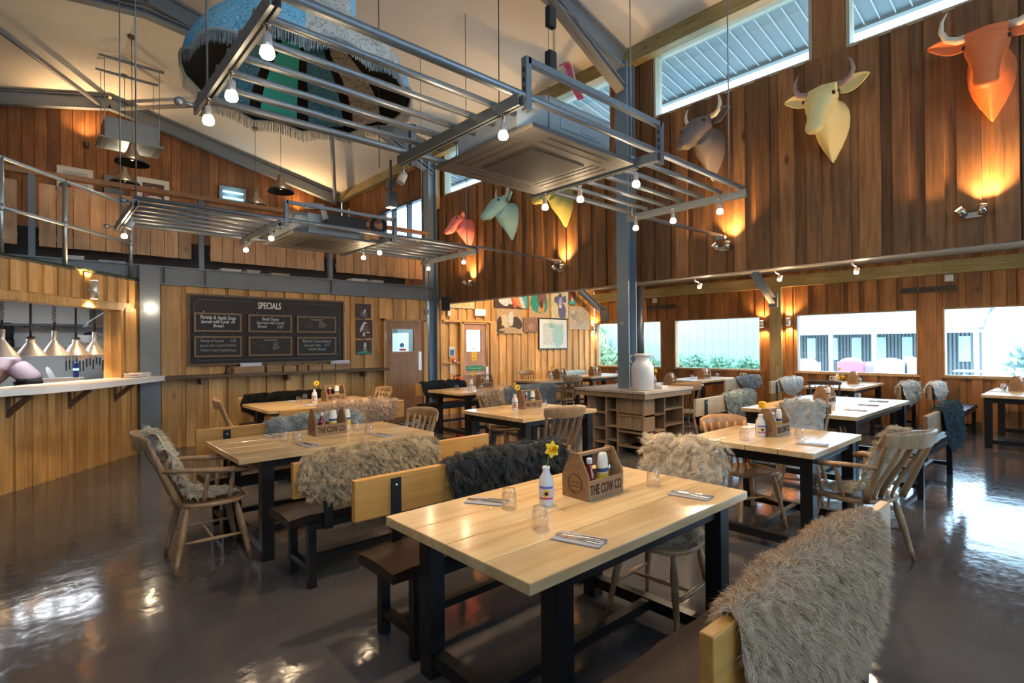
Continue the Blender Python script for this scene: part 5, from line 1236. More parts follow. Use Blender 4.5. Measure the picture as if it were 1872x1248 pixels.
t=thing('fire_extinguisher','red fire extinguisher hanging left of the fire door','extinguisher',(7.08,9.60,.38)); m=MB(); m.lathe([(.07,0),(.075,.02),(.075,.36),(.06,.41),(.03,.43),(.02,.46),(0,.46)],20); m.build('cylinder',M_red,t); m=MB(); m.box(-.08,-.015,.47,.05,.015,.49); m.box(-.03,-.01,.44,.03,.01,.475); m.build('handle',M_black,t); m=MB(); m.tube([(-.03,0,.46),(-.15,-.02,.47),(-.17,-.03,.38),(-.11,-.04,.30)],.012,8); m.build('hose',M_black,t)
flat('alarm_box',6.84,2.17,6.92,2.34,9.72,M_paper,'small white sensor box on the wall near the corner column','sensor box',.05,bevel=.005)
t=flat('exit_sign_box',7.60,2.20,7.92,2.36,9.73,M_paper,'white lit exit sign box above the fire door','sign',.06)
m=MB(); m.box(7.62,9.662,2.22,7.90,9.669,2.34); m.build('sign_face',mat('pale_sign_face',(.8,.9,.85),.4,emit=(.8,1,.9),estr=.5),t)
t=thing('wall_speaker','black loudspeaker on the corner column under the animal-head wall','speaker',(6.56,9.35,2.42),R(-35)); m=MB(); m.box(-.09,-.08,-.16,.09,.08,.14); m.build('cabinet',M_blackpl,t,bevel=.01); m=MB(); m.box(-.075,-.084,-.14,.075,-.08,.12); m.build('grille',mat('speaker_grille',(.02,.02,.022),.8,bump=.3,bscale=300),t)
t=thing('wall_speaker','black loudspeaker on the knee brace in the annex corner','speaker',(11.75,9.2,2.32),R(-40)); m=MB(); m.box(-.11,-.09,-.17,.11,.09,.15); m.build('cabinet',M_blackpl,t,bevel=.01)
flat('thermostat',6.10,2.17,6.18,2.28,9.46,mat('grey_box',(.25,.27,.3),.5),'small grey box on the wall over the first brown door','control box',.03)
# ================= specials board =================
t=thing('specials_board','large black specials board in a wooden frame with six small chalk slates','menu board',(1.82,9.40,1.27))
W,Hh=2.46,1.06
m=MB(); m.box(0,0,0,W,.03,Hh); bd=m.build('board_face',mat('brown_black_board',(.016,.010,.010),.6),t)
m=MB(); f=.03
m.box(-f,-.02,-f,0,.04,Hh+f);m.box(W,-.02,-f,W+f,.04,Hh+f);m.box(0,-.02,-f,W,.04,0);m.box(0,-.02,Hh,W,.04,Hh+f); m.build('frame',wood('dark_oak_frame',(.10,.055,.02),(.19,.11,.045),axis='X',rough=.5),t)
M_chalk=mat('chalk_white',(.66,.66,.64),.8); M_line=mat('thin_line_grey',(.22,.20,.20),.7); M_cream=mat('title_cream',(.75,.73,.68),.7)
m=MB(); i_=.055;c_=.07
pp=[(i_+c_,i_),(W-i_-c_,i_),(W-i_-c_*.6,i_+c_*.6),(W-i_,i_+c_),(W-i_,Hh-i_-c_),(W-i_-c_*.6,Hh-i_-c_*.6),(W-i_-c_,Hh-i_),(W*.60,Hh-i_)]
m.tube([(x,-.002,z) for x,z in pp],.003,5)
pp=[(W*.36,Hh-i_),(i_+c_,Hh-i_),(i_+c_*.6,Hh-i_-c_*.6),(i_,Hh-i_-c_),(i_,i_+c_),(i_+c_*.6,i_+c_*.6),(i_+c_,i_)]
m.tube([(x,-.002,z) for x,z in pp],.003,5); m.build('border_line',M_line,bd)
text('SPECIALS',.15,frameM((1.175,-.004,.94),(1,0,0),(0,0,1)),M_cream,bd,narrow=.62,ext=.001,bold=.003)
SL_=[(.05,.50,.73,.80),(.83,.50,1.53,.795),(1.615,.50,2.32,.79),(.05,.105,.73,.435),(.83,.105,1.53,.43),(1.615,.105,2.32,.425)]
TX_=[['Parsnip & Apple Soup','Served with Local  £6','Bread'],['Beef Stew','Served with Local','Bread          £12'],None,['Rump of Lamb      £18','Served with Crushed Potatoes','Tenderstem, Tomato & Chargrilled Aubergine'],None,['Baked Camembert','Served with    £12','Garlic Bread']]
PRT={2:('Gail Rogan Baby £12','a soft warm lamb burger with onion rings, lettuce, cheese and chips'),4:('Chateaubriand  £30','a large centre cut steak for two to share, with chips, salad and sauce')}
GP='slates hanging on the specials board'
for k,(x0,z0,x1,z1) in enumerate(SL_):
    s_=thing('chalk_slate',['slate reading Parsnip and Apple Soup, top left on the specials board','slate reading Beef Stew, top middle on the specials board','printed slate with a small food drawing, top right on the specials board','slate reading Rump of Lamb, bottom left on the specials board','printed slate with a small food drawing, bottom middle on the specials board','slate reading Baked Camembert, bottom right on the specials board'][k],'slate',(1.82+x0,9.365,1.27+z0),0,GP)
    w_=x1-x0;h_=z1-z0;f=.028
    m=MB(); m.box(f,0,f,w_-f,.02,h_-f); fc=m.build('slate_face',mat('slate_blue_black',(.010,.012,.016),.6) if k not in PRT else mat('printed_brown_black',(.02,.014,.013),.6),s_)
    m=MB(); m.box(0,-.008,0,f,.025,h_);m.box(w_-f,-.008,0,w_,.025,h_);m.box(f,-.008,0,w_-f,.025,f);m.box(f,-.008,h_-f,w_-f,.025,h_); m.build('slate_frame',mat('slate_frame_wood',(.19,.115,.05),.5,var=.2),s_)
    for u in (.2,.8): m=MB(); m.tube([(w_*u-.012,.01,h_),(w_*u,.01,h_+.03),(w_*u+.012,.01,h_)],.0025,5); m.ell((w_*u,.01,h_+.028),(.007,.006,.007),8,6); m.build('hook',M_chrome,s_)
    if TX_[k]:
        for j,l in enumerate(TX_[k]):
            sz_=(.085 if k==0 else .075) if j==0 else .068
            if k==3: sz_=.065 if j==0 else .055
            nr=min(.9,(w_-.08)/(len(l)*sz_*.52))
            ob=text(l,sz_,Matrix(frameM((w_/2,-.0015,h_-.075-j*(h_-.10)/3.1),(1,.0,.015*(1 if j%2 else -1)),(.12,0,1))),M_chalk if k in(0,1) else mat('faint_chalk',(.40,.41,.40),.8),fc,narrow=nr,name='chalk_lettering',ext=.0008,bold=.0012 if k==0 else 0)
    else:
        ti,bo=PRT[k]; text(ti,.032,frameM((w_*.5,-.0015,h_-.06),(1,0,0),(0,0,1)),M_cream,fc,narrow=.8,name='printed_title')
        wd=bo.split(); ls=[' '.join(wd[q:q+3]) for q in range(0,len(wd),3)]
        for j,l in enumerate(ls[:5]): text(l,.022,frameM((w_*.55,-.0015,h_-.105-j*.026),(1,0,0),(0,0,1)),M_cream,fc,narrow=.8,align='LEFT',name='printed_lines')
        m=MB(); cx,cz=w_*.30,h_*.45
        for rr_ in (1,.72,.45): m.tube([(cx+.085*rr_*math.cos(a)+.006*math.sin(5*a),-.002,cz+.045*rr_*math.sin(a)) for a in [2*PI*q/22 for q in range(23)]],.0014,4,caps=False)
        m.ell((w_*.12,-.001,h_*.68),(.012,.002,.012),10,6); m.build('food_drawing',mat('sketch_brown',(.20,.13,.09),.7),fc)
# shelf below with the small crates
t=thing('wall_shelf','long rough wooden shelf running under the specials board','shelf',(1.46,9.30,1.055)); m=MB(); m.box(0,-.10,0,3.68,.17,.05); m.build('board',W_shelf,t,bevel=.006)
m=MB()
for x in (.5,1.8,3.2): m.box(x-.02,-.05,-.1,x+.02,.17,-.0); 
m.build('bracket',W_shelf,t)
for i,(x0,x1,h) in enumerate(((2.40,2.86,.11),(2.90,3.14,.10),(3.17,3.38,.10),(3.41,3.57,.11),(3.60,3.82,.10),(3.84,4.05,.10),(4.08,4.36,.11))):
    t=thing('small_crate','small rough wooden crate on the shelf, '+['the wide leftmost one with papers sticking up','second from the left','third from the left','the narrow one in the middle of the row','third from the right','second from the right','the rightmost one with papers sticking up'][i],'crate',((x0+x1)/2,9.32,1.106),0,'crates in a row on the shelf')
    hw=(x1-x0)/2; m=MB(); m.box(-hw,-.08,0,hw,-.068,h);m.box(-hw,.068,0,hw,.08,h);m.box(-hw,-.068,0,-hw+.012,.068,h);m.box(hw-.012,-.068,0,hw,.068,h);m.box(-hw+.012,-.068,0,hw-.012,.068,.01); m.build('box',wood('grey_crate_board',(.26,.15,.07),(.44,.28,.15),axis='X',rough=.7,vary=.2),t)
for i,x in enumerate((2.68,4.20)):
    t=thing('menu_stack',['sheaf of pale menus standing in the leftmost crate','sheaf of pale menus standing in the rightmost crate'][i],'menus',(x,9.33,1.12),0,'menus in the shelf crates')
    m=MB()
    for k in range(5): m.cbox((0+random.uniform(-.02,.02),-.04+k*.018,.075),(.30,.003,.15),rot=RX(-.25)@RY(random.uniform(-.04,.04)))
    m.build('sheets',mat('pale_blue_paper',(.60,.63,.72),.7),t)
m=MB(); m.tube([(2.28,9.25,1.11),(2.29,9.25,1.20),(2.33,9.25,1.22)],.012,8); m.ell((2.28,9.25,1.115),(.04,.04,.012),12,6); tag(m.build('small_iron_figure',M_black),'small black iron hook ornament at the left end of the crates','ornament')
# ================= pictures =================
def animal_picture(x0,z0,x1,z1,y,bgc,parts,label,frame=None,name='cow_picture',matb=None,group=None,d=.03,nrm='Y'):
    t=thing(name,label,'picture',(x0,y,z0),0 if nrm=='Y' else -PI/2,group); w_=x1-x0;h_=z1-z0
    o0=0
    if frame is not None:
        m=MB(); f=.025; m.box(0,-d,0,f,0,h_);m.box(w_-f,-d,0,w_,0,h_);m.box(f,-d,0,w_-f,0,f);m.box(f,-d,h_-f,w_-f,0,h_); m.build('frame',frame,t)
        m=MB(); m.box(f,-d*.7,f,w_-f,0,h_-f); cv=m.build('mount' if matb else 'canvas',matb or bgc,t); yy=-d*.7-.001
        if matb:
            q=.16; m=MB(); m.box(w_*q,yy-.002,h_*q,w_*(1-q),yy,h_*(1-q)); m.build('print',bgc,cv); yy-=.003
    else:
        m=MB(); m.box(0,-d,0,w_,0,h_); cv=m.build('canvas',bgc,t); yy=-d-.001
    for (cx,cz,rx,rz,a,mt_) in parts:
        m=MB(); N=18; pts=[]
        for k in range(N):
            an=2*PI*k/N; wob=1+.08*math.sin(3*an+cx*20); px=rx*math.cos(an)*wob;pz=rz*math.sin(an)*wob
            X_=cx*w_+(px*math.cos(a)-pz*math.sin(a))*w_; Z_=cz*h_+(px*math.sin(a)+pz*math.cos(a))*h_
            pts.append((min(max(X_,.01),w_-.01),yy,min(max(Z_,.01),h_-.01)))
        m.add(pts,[tuple(range(N))]); m.build('painted_shape',mt_,cv); yy-=.0012
    return t
c=lambda n_,*k: mat(n_,k,.6,var=.55,bscale=22)
pb,pw,pr,pt,po=c('paint_brown_black',.07,.04,.035),c('paint_white',.68,.66,.62),c('paint_red',.62,.12,.06),c('paint_turquoise',.05,.45,.50),c('paint_orange',.75,.28,.08)
pm,pbl,pdb,py,ptan,pg=c('paint_mauve',.22,.09,.09),c('paint_slate_blue',.13,.13,.26),c('paint_light_blue',.36,.38,.60),c('paint_pale_yellow',.66,.60,.36),c('paint_tan',.55,.36,.20),c('paint_green',.02,.30,.22)
GPIC='cow paintings on the annex wall'
animal_picture(8.20,2.42,9.28,2.95,9.72,pb,[(.12,.35,.13,.3,0,pb),(.28,.3,.14,.22,.3,pw),(.42,.45,.08,.3,.3,pw),(.62,.55,.14,.5,0,pr),(.7,.4,.12,.4,.4,po),(.93,.4,.08,.6,0,pt),(.82,.35,.06,.4,.2,pw),(.2,.62,.16,.1,0,pr)],'wide bright painting of two cows, tucked under the wall edge',group=GPIC)
animal_picture(9.34,2.20,10.12,3.0,9.72,ptan,[(.5,.55,.40,.43,0,pg),(.6,.62,.2,.36,0,pm),(.6,.35,.14,.2,0,po),(.58,.45,.1,.12,0,pb),(.45,.2,.03,.15,0,ptan)],'wood-framed painting of a brown cow head on green',group=GPIC,frame=W_reveal)
animal_picture(10.16,2.22,10.83,2.97,9.72,py,[(.62,.2,.22,.35,.1,pbl),(.5,.62,.18,.26,0,pbl),(.28,.65,.13,.12,.6,pbl),(.75,.68,.13,.12,-.6,pbl),(.52,.55,.11,.2,0,pdb),(.5,.42,.08,.06,0,pw)],'painting of a blue-grey calf with wide ears on pale yellow',group=GPIC)
animal_picture(8.26,1.80,9.11,2.40,9.72,ptan,[(.16,.3,.2,.35,0,pb),(.75,.4,.24,.28,0,pb),(.55,.6,.10,.3,0,pw),(.32,.5,.12,.3,.2,c('paint_cream',.68,.55,.38)),(.5,.15,.4,.1,0,c('paint_straw',.5,.36,.2)),(.22,.38,.03,.08,0,M_yel)],'sepia picture of a cow with a white blazed face and yellow ear tag',group=GPIC)
animal_picture(9.15,1.84,9.64,2.20,9.72,c('paint_umber',.26,.15,.09),[(.55,.4,.25,.25,0,c('paint_clay',.38,.20,.13)),(.5,.35,.08,.25,0,c('paint_clay2',.42,.26,.18))],'small brown picture between the cow with the yellow tag and the framed print',group=GPIC)
animal_picture(9.68,1.40,10.78,2.21,9.72,c('pale_sky_print',.52,.60,.60),[(.45,.5,.30,.4,0,c('pale_mist',.60,.66,.64)),(.66,.45,.2,.38,0,c('pale_teal_shape',.38,.62,.62)),(.45,.75,.12,.08,-.3,c('teal_head_shape',.30,.52,.54))],'large pale landscape print in a black frame with a white mount',frame=M_frameblk,matb=mat('white_mount',(.75,.80,.80),.5),name='framed_print',d=.04)
animal_picture(10.86,1.93,11.72,2.56,9.72,c('paint_sand',.60,.50,.36),[(.25,.6,.16,.2,0,c('paint_ash',.40,.36,.30)),(.42,.4,.10,.28,.2,c('paint_ash2',.48,.44,.38)),(.2,.75,.08,.08,0,pw)],'pale sketchy picture of a sheep beside the knee brace',group=GPIC)
animal_picture(10.86,2.60,11.12,2.95,9.72,pm,[(.5,.2,.5,.25,0,pt),(.4,.6,.2,.3,0,pr),(.5,.4,.15,.2,0,pw)],'small dark red and teal painting behind the knee brace',group=GPIC)
animal_picture(6.80,2.36,7.60,2.8,9.72,py,[(.6,.3,.3,.2,0,c('paint_straw2',.7,.55,.2))],'pale yellow painting over the fire door cut off by the wall edge',group=GPIC)
GS='small dark cow photographs beside the specials board'
animal_picture(4.57,2.06,4.87,2.33,9.46,pb,[(.5,.3,.22,.28,.4,c('photo_blue_grey',.12,.13,.17)),(.55,.45,.05,.2,-.4,pw)],'small dark photograph of a grazing cow, top of three beside the specials board',group=GS)
animal_picture(4.57,1.68,4.90,2.03,9.46,pb,[(.35,.55,.1,.25,-.5,pw),(.5,.8,.15,.06,.2,pw),(.6,.5,.18,.18,0,pm),(.45,.2,.08,.12,0,pw),(.7,.3,.12,.04,0,pw)],'small dark photograph of a cow face in profile, middle of three beside the specials board',group=GS)
animal_picture(4.57,1.37,4.88,1.64,9.46,pb,[(.5,.12,.5,.12,0,pg),(.55,.45,.12,.35,0,c('photo_grey',.35,.30,.30)),(.55,.7,.08,.15,0,pw)],'small dark photograph of a calf on grass, bottom of three beside the specials board',group=GS)
# attic pictures and insect killer
GA='white-mounted pictures up in the attic'
MW=mat('off_white_mount',(.62,.60,.55),.6)
animal_picture(.42,4.78,1.02,5.36,14.58,c('photo_pale_grey',.40,.40,.36),[(.5,.62,.4,.1,0,c('photo_mid_grey',.25,.25,.24)),(.3,.25,.25,.18,0,pb),(.5,.25,.15,.12,0,pr)],'white-mounted picture high on the attic gable, left of the air unit',frame=MW,matb=MW,group=GA,d=.02)
animal_picture(1.80,4.72,2.42,5.40,14.58,pb,[(.5,.6,.15,.12,0,po),(.5,.3,.35,.12,0,c('photo_peach',.75,.5,.4)),(.3,.5,.12,.12,0,pm)],'white-mounted picture with a glowing centre on the attic gable, right of the air unit',frame=MW,matb=MW,group=GA,d=.02)
animal_picture(14.15-14.15,4.80,.55,5.42,0,c('photo_brown',.14,.07,.06),[(.5,.5,.3,.3,0,pm)],'white-mounted picture on the right attic wall near the corner',frame=MW,matb=MW,group=GA,d=.02).location=(6.60,14.1,4.75)
t=thing('insect_killer','small wall-mounted insect killer with two glowing blue tubes up in the attic','insect killer',(3.45,14.55,5.12)); m=MB(); m.box(0,-.06,0,.62,0,.40); m.build('casing',M_acw,t,bevel=.01)
for z in (.10,.25): m=MB(); m.tube([(.08,-.085,z),(.54,-.085,z)],.022,10); m.build('uv_tube',mat('blue_uv_tube',(.4,.8,1),.3,emit=(.25,.75,1),estr=5),t)
light('POINT',(.3,-.25,.2),6,(.4,.8,1),t,.1)
t=thing('hanging_heater_lamp','pale box lantern hanging from the roof plate beside the attic window','lamp',(6.2,11.0,4.72)); m=MB(); m.box(-.11,-.11,0,.11,.11,.36); m.build('casing',M_acw,t,bevel=.01); m=MB(); m.box(-.08,-.08,-.006,.08,.08,.0); m.build('lens',M_led,t); m=MB(); m.box(-.08,-.08,.46,.08,.08,.62); m.tube([(0,0,.36),(0,0,1.1)],.03,8); m.build('bracket',M_acw,t)
light('SPOT',(0,0,-.03),25,WARM2,t,.05,130,(0,0,0))
flat('attic_door_frame',1.2,4.2,1.55,5.3,14.58,mat('grey_duct',(.20,.21,.21),.6),'grey vertical duct on the attic gable below the air unit','duct',.1)
# ================= serving hatch and kitchen =================
WP=[(-4.0,6.0),(-1.30,7.05),(-.70,7.36),(-.24,7.75),(.02,8.02),(.37,8.45),(.79,8.97),(1.18,9.41)]
def wallpt(s_):
    S=[0]
    for a,b in zip(WP[:-1],WP[1:]): S.append(S[-1]+math.dist(a,b))
    s_=max(0,min(S[-1],s_))
    for i in range(len(WP)-1):
        if s_<=S[i+1]+1e-9:
            u=(s_-S[i])/(S[i+1]-S[i]); a,b=WP[i],WP[i+1]; d=Vector((b[0]-a[0],b[1]-a[1])).normalized()
            return Vector((a[0]+(b[0]-a[0])*u,a[1]+(b[1]-a[1])*u)),d
STOT=sum(math.dist(a,b) for a,b in zip(WP[:-1],WP[1:]))
S0=math.dist(WP[0],WP[1]); S_J=STOT-.42   # left side of the jamb
def curved(mb,s0,s1,z0,z1,d0,d1,rnd=None,k=1):
    for i in range(k):
        a=s0+(s1-s0)*i/k;b=s0+(s1-s0)*(i+1)/k
        p,d=wallpt(a);q,e=wallpt(b); d=e=(q-p).normalized()
        n_=Vector((d.y,-d.x)); vs=[]
        for z in (z0,z1):
            for pt in (p+n_*d0,q+n_*d0,q+n_*d1,p+n_*d1): vs.append((pt.x,pt.y,z))
        mb.add(vs,[(0,3,2,1),(4,5,6,7),(0,1,5,4),(1,2,6,5),(2,3,7,6),(3,0,4,7)],rnd=rnd)
m=MB()
nb=31
for i in range(nb):
    a=STOT*i/nb;b=STOT*(i+1)/nb
    curved(m,a,b,0,1.05,-.10,0); curved(m,a+.02,a+.115,0,1.05,0,.02)
    curved(m,a,b,2.09,2.49,-.10,0); 
    if i>0: curved(m,a-.03,a+.085,2.16,2.49,0,.022)
curved(m,S_J,STOT,1.05,2.09,-.10,0); curved(m,0,S0,1.05,2.09,-.10,0,k=10); curved(m,S_J+.12,STOT,1.05,2.09,0,.02)
struct('wall_serving_hatch',m,W_pine)
m=MB(); curved(m,S0,S_J+.05,2.05,2.14,-.16,.05,k=14); curved(m,S_J-.0,S_J+.05,1.1,2.09,-.2,.035); struct('trim_13',m,wood('golden_hatch_lining',(.50,.26,.07),(.72,.42,.15),axis='Z',rough=.4,vary=.1))
# white worktop
edge=[(-1.5,6.95),(-.95,7.10),(-.5,7.30),(-.2,7.48),(.12,7.60),(.42,7.83),(.72,8.19),(1.05,8.65),(1.475,9.22),(1.40,9.31),(1.13,9.36),(.90,9.20),(.45,8.75),(.0,8.25),(-.45,7.80),(-1.1,7.40),(-1.5,7.3)]
m=MB(); m.prism(edge,1.045,1.12); tag(m.build('serving_counter',M_white,bevel=.004),'long white curved serving counter of the kitchen hatch','counter')
for i,s_ in enumerate((S0+.62,S0+1.35,S0+2.15,S0+2.95)):
    p,d=wallpt(s_); n_=Vector((d.y,-d.x)); m=MB(); a=(p.x+n_.x*.02,p.y+n_.y*.02,.84);b=(p.x+n_.x*.27,p.y+n_.y*.27,1.04); m.bar(a,b,.04,.05); m.bar((a[0],a[1],.80),(a[0],a[1],1.05),.04,.04); m.bar((a[0],a[1],1.035),(b[0],b[1],1.035),.04,.035)
    tag(m.build('counter_bracket',W_shelf),'brown timber bracket under the white counter, '+['out at the left edge of the picture','second from the left','third from the left','the one nearest the grey column'][i],'bracket','brackets under the counter')
m=MB(); pl_=[(x,y) for x,y in WP]+[(1.42,9.56),(-4.0,9.56)]; m.prism(pl_,2.492,2.52); 
struct('trim_14',m,mat('ledge_board',(.15,.12,.08),.7))
# artificial grass fringe on the ledge : one uncountable strip
random.seed(5); m=MB()
for q in range(7000):
    s_=random.uniform(S0,STOT); p,d=wallpt(s_); n_=Vector((d.y,-d.x)); o_=random.uniform(-.16,.03); x=p.x+n_.x*o_;y=p.y+n_.y*o_; h=random.uniform(.015,.04); a=random.uniform(0,6.28); w_=.002
    m.add([(x-w_*math.cos(a),y-w_*math.sin(a),2.52),(x+w_*math.cos(a),y+w_*math.sin(a),2.52),(x+random.uniform(-.02,.02)+n_.x*.02,y+random.uniform(-.02,.02)+n_.y*.02,2.52+h-(.03 if o_>.01 else 0))],[(0,1,2)])
g=tag(m.build('artificial_grass',mat('turf_green',(.03,.07,.015),.7)),'strip of short artificial grass on the ledge over the serving hatch','grass'); g['kind']='stuff'
# gallery rail
t=thing('gallery_rail','galvanised tube railing standing on the grass ledge over the serving hatch','railing',(0,0,0))
RP=[]
for s_ in (S0-1.2,S0-.2,S0+.6,S0+1.36,S0+2.2,STOT-.08): 
    p,d=wallpt(s_); n_=Vector((d.y,-d.x)); RP.append(Vector((p.x-n_.x*.06,p.y-n_.y*.06,0)))
for i,p in enumerate(RP):
    m=MB(); m.tube([p+Vector((0,0,2.52)),p+Vector((0,0,3.58))],.024,12); m.lathe([(.032,3.0),(.032,3.08)],12,c=p); m.build('upright',M_rail,t)
for z in (3.575,3.04):
    m=MB(); pts=[]
    for k in range(len(RP)-1):
        for j in range(6): pts.append(RP[k].lerp(RP[k+1],j/6)+Vector((0,0,z)))
    pts.append(RP[-1]+Vector((0,0,z))); m.tube(pts,.021,12); m.build('rail_tube',M_rail,t)
# downlight on the fascia and star lamp at the jamb
p,d=wallpt(STOT-1.02); n_=Vector((d.y,-d.x,0)).normalized()
t=thing('up_down_wall_light','tall chrome up and down wall light over the serving hatch','wall light',(p.x,p.y,2.27),0,'up and down wall lights')
m=MB(); m.tube([n_*.02,n_*.08],.02,8); c_=n_*.11; m.lathe([(.045,-.115),(.045,.115)],20,c=c_); m.build('cylinder_body',M_alu,t)
for s_ in (1,-1):
    m=MB(); m.lathe([(.036,0),(.036,.003),(0,.0035)],16,c=c_+Vector((0,0,s_*.1165))); m.build('lens',M_led,t); light('SPOT',tuple(c_+Vector((0,0,s_*.14))),30,(1,.58,.24),t,.02,120,aim((-n_.x*.25,-n_.y*.25,s_)),.7)
p,d=wallpt(STOT-.02); n_=Vector((d.y,-d.x,0)).normalized()
t=thing('hatch_end_spot','glaring small spot lamp at the right end of the serving hatch','lamp',(p.x+n_.x*.05,p.y+n_.y*.05,2.11)); m=MB(); m.tube([(0,0,0),tuple(n_*.04)],.015,8); m.build('arm',M_alu,t); m=MB(); m.ell(tuple(n_*.07),(.028,.028,.028),12,8); m.build('bulb',M_bulb,t); light('POINT',tuple(n_*.14),4,WARM2,t,.03)
# folded cloths
t=thing('folded_cloths','stack of folded white cloths at the right end of the counter','cloths',(1.12,9.07,1.12),R(50)); m=MB()
for k in range(3):
    rows=[[(-.15+.30*i/10+random.uniform(-.004,.004),-.09+.18*j/4,.012+k*.018+.006*math.sin(i*1.3+k)+.004*math.sin(j*2)) for i in range(11)] for j in range(5)]; m.grid(rows)
m.build('cloths',mat('white_cloth',(.72,.66,.66),.85),t,solid=.012)
# heat lamps hanging over the pass
GL='heat lamps over the serving counter'
def zpt(px_,py_): pass
LM=[(-.235,8.28,'leftmost heat lamp, cut by the edge of the picture',True),(.005,8.55,'second heat lamp from the left, on a straight cord',False),(.225,8.82,'third heat lamp from the left, on a coiled cord',True),(.45,9.10,'fourth heat lamp from the left, on a straight cord',False),(.66,9.33,'rightmost heat lamp, on a coiled cord',True)]
for i,(x,y,l,coil) in enumerate(LM):
    t=thing('heat_lamp','brushed metal '+l,'heat lamp',(x,y,1.44),0,GL)
    tall=coil
    if tall: pr=[(.150,0),(.148,.006),(.030,.185),(.026,.20),(.026,.31),(.012,.315)]
    else: pr=[(.150,0),(.148,.006),(.045,.155),(.04,.165),(.04,.215),(.02,.22)]
    m=MB(); m.lathe(pr,32,caps=False); m.build('shade',M_alu,t,solid=.003)
    m=MB(); m.ell((0,0,.06),(.05,.05,.05),14,8); m.build('bulb',M_heat,t)
    z0=pr[-1][1]
    m=MB()
    if coil:
        m.tube([(0,0,z0-.01),(.0,0,z0+.10)],.014,8)
        m.tube([(.018*math.cos(a),.018*math.sin(a),z0+.10+a*.0045) for a in [k*.7 for k in range(110)]],.004,5)
    else:
        m.lathe([(.042,z0-.02),(.042,z0+.015),(.015,z0+.02)],14); m.tube([(0,0,z0),(0,0,1.04)],.012,8)
    m.build('cord',M_blackpl,t)
    light('SPOT',(0,0,.0),26,(1,.70,.42),t,.05,140,(0,0,0),.6)
# kitchen shell
m=MB(); m.box(-4.0,12.6,0,1.42,12.7,2.5); struct('wall_kitchen_back',m,M_plaster)
m=MB(); m.box(1.0,9.8,0,1.42,12.6,2.43); m.box(1.2,9.47,0,1.42,9.8,2.43); struct('wall_kitchen_right',m,M_plaster)
m=MB(); m.box(-4.0,7.4,2.44,1.36,12.6,2.485); struct('ceiling_kitchen',m,M_plaster) if False else None
m=MB(); pl_=[(-1.30,7.2),(-.72,7.50),(-.28,7.88),(.28,8.50),(.70,9.02),(1.05,9.42),(1.36,9.5),(1.36,12.6),(-4.0,12.6),(-4.0,7.2)]; m.prism(pl_,2.43,2.485); struct('ceiling_kitchen',m,M_plaster)
for x,y in ((.2,10.6),(-.9,9.6)):
    t=thing('kitchen_tube_light',['white tube light on the kitchen ceiling farther in','white tube light on the kitchen ceiling nearer the hatch'][int(x<0)],'ceiling light',(x,y,2.43),0,'kitchen ceiling lights'); m=MB(); m.box(-.6,-.06,-.05,.6,.06,0); m.build('casing',M_paper,t); m=MB(); m.box(-.58,-.045,-.055,.58,.045,-.05); m.build('diffuser',mat('cool_diffuser',(.9,.95,1),.4,emit=(.85,.93,1),estr=1.3),t)
    ld=bpy.data.lights.new('tube_light','AREA'); ld.shape='RECTANGLE'; ld.size=1.1; ld.size_y=.08; ld.energy=20; ld.color=(.88,.94,1); o=bpy.data.objects.new('lamp_light',ld); C.objects.link(o); o.location=(0,0,-.07); o.parent=t
# back shelf with bowl, extractor, knives rack etc
m=MB(); m.box(-.7,12.2,1.92,.98,12.6,1.95); tag(m.build('kitchen_wall_shelf',mat('shelf_grey',(.12,.12,.13),.5)),'dark shelf line high on the kitchen back wall','shelf')
m=MB(); m.box(-.6,12.25,1.955,.8,12.6,2.4); tag(m.build('wall_cupboard',M_plaster,bevel=.01),'white cupboard over the kitchen shelf','cupboard')
t=thing('steel_wall_shelf','short steel shelf on the kitchen right wall above the knives','shelf',(1.0,11.5,1.60)); m=MB(); m.box(-.52,-.2,0,0,.2,.02); m.build('shelf_board',M_chrome,t); m=MB(); m.box(-.5,-.02,-.02,0,.02,0); m.box(-.03,-.02,-.2,0,.02,-.02); m.build('bracket',M_chrome,t)
m=MB(); m.lathe([(.06,0),(.11,.02),(.17,.12),(.175,.125),(.165,.12),(.10,.03),(0,.025)],24); o=tag(m.build('mixing_bowl',M_paper),'white mixing bowl on the steel shelf in the kitchen','bowl'); o.location=(.76,11.5,1.622)
m=MB(); m.lathe([(.10,0),(.12,.03),(.08,.09),(0,.11)],18); o=tag(m.build('pot_lid',M_blackpl),'black rounded pot lid stacked in the white bowl','lid'); o.location=(.76,11.5,1.70)
t=thing('knife_rack','dark rack full of hanging kitchen knives and utensils below the steel kitchen shelf','knife rack',(.70,11.48,1.50))
m=MB(); m.box(-.28,-.02,0,.3,.02,.04); m.build('rack_bar',M_blackpl,t)
for k in range(13):
    x=-.26+k*.044; L_=random.uniform(.24,.36); m=MB(); m.prism([(x-.016,0),(x+.016,0),(x+.012,-L_*.55),(x,-L_*.6),(x-.012,-L_*.55)],.03,.034,M=Matrix(((1,0,0,0),(0,0,-1,0),(0,1,0,.03),(0,0,0,1)))); m.box(x-.010,-.045,-L_,x+.010,-.03,-L_*.5,mi=1); m.build('utensil',[M_chrome,M_blackpl],t)
t=thing('steel_worktop','steel kitchen worktop along the back of the kitchen','worktop',(-.2,11.9,0)); m=MB(); m.box(-2.6,-.35,.88,1.15,.5,.92); m.build('top',M_chrome,t); m=MB(); m.box(-2.6,-.3,.0,1.15,.5,.88); m.build('cabinets',mat('dull_steel',(.3,.31,.32),.4,.8),t)
def simple(name,parts,loc,label,cat,mt,rz=0):
    o=thing(name,label,cat,loc,rz)
    for pn,mbf,mm in parts: mb=MB(); mbf(mb); mb.build(pn,mm,o)
    return o
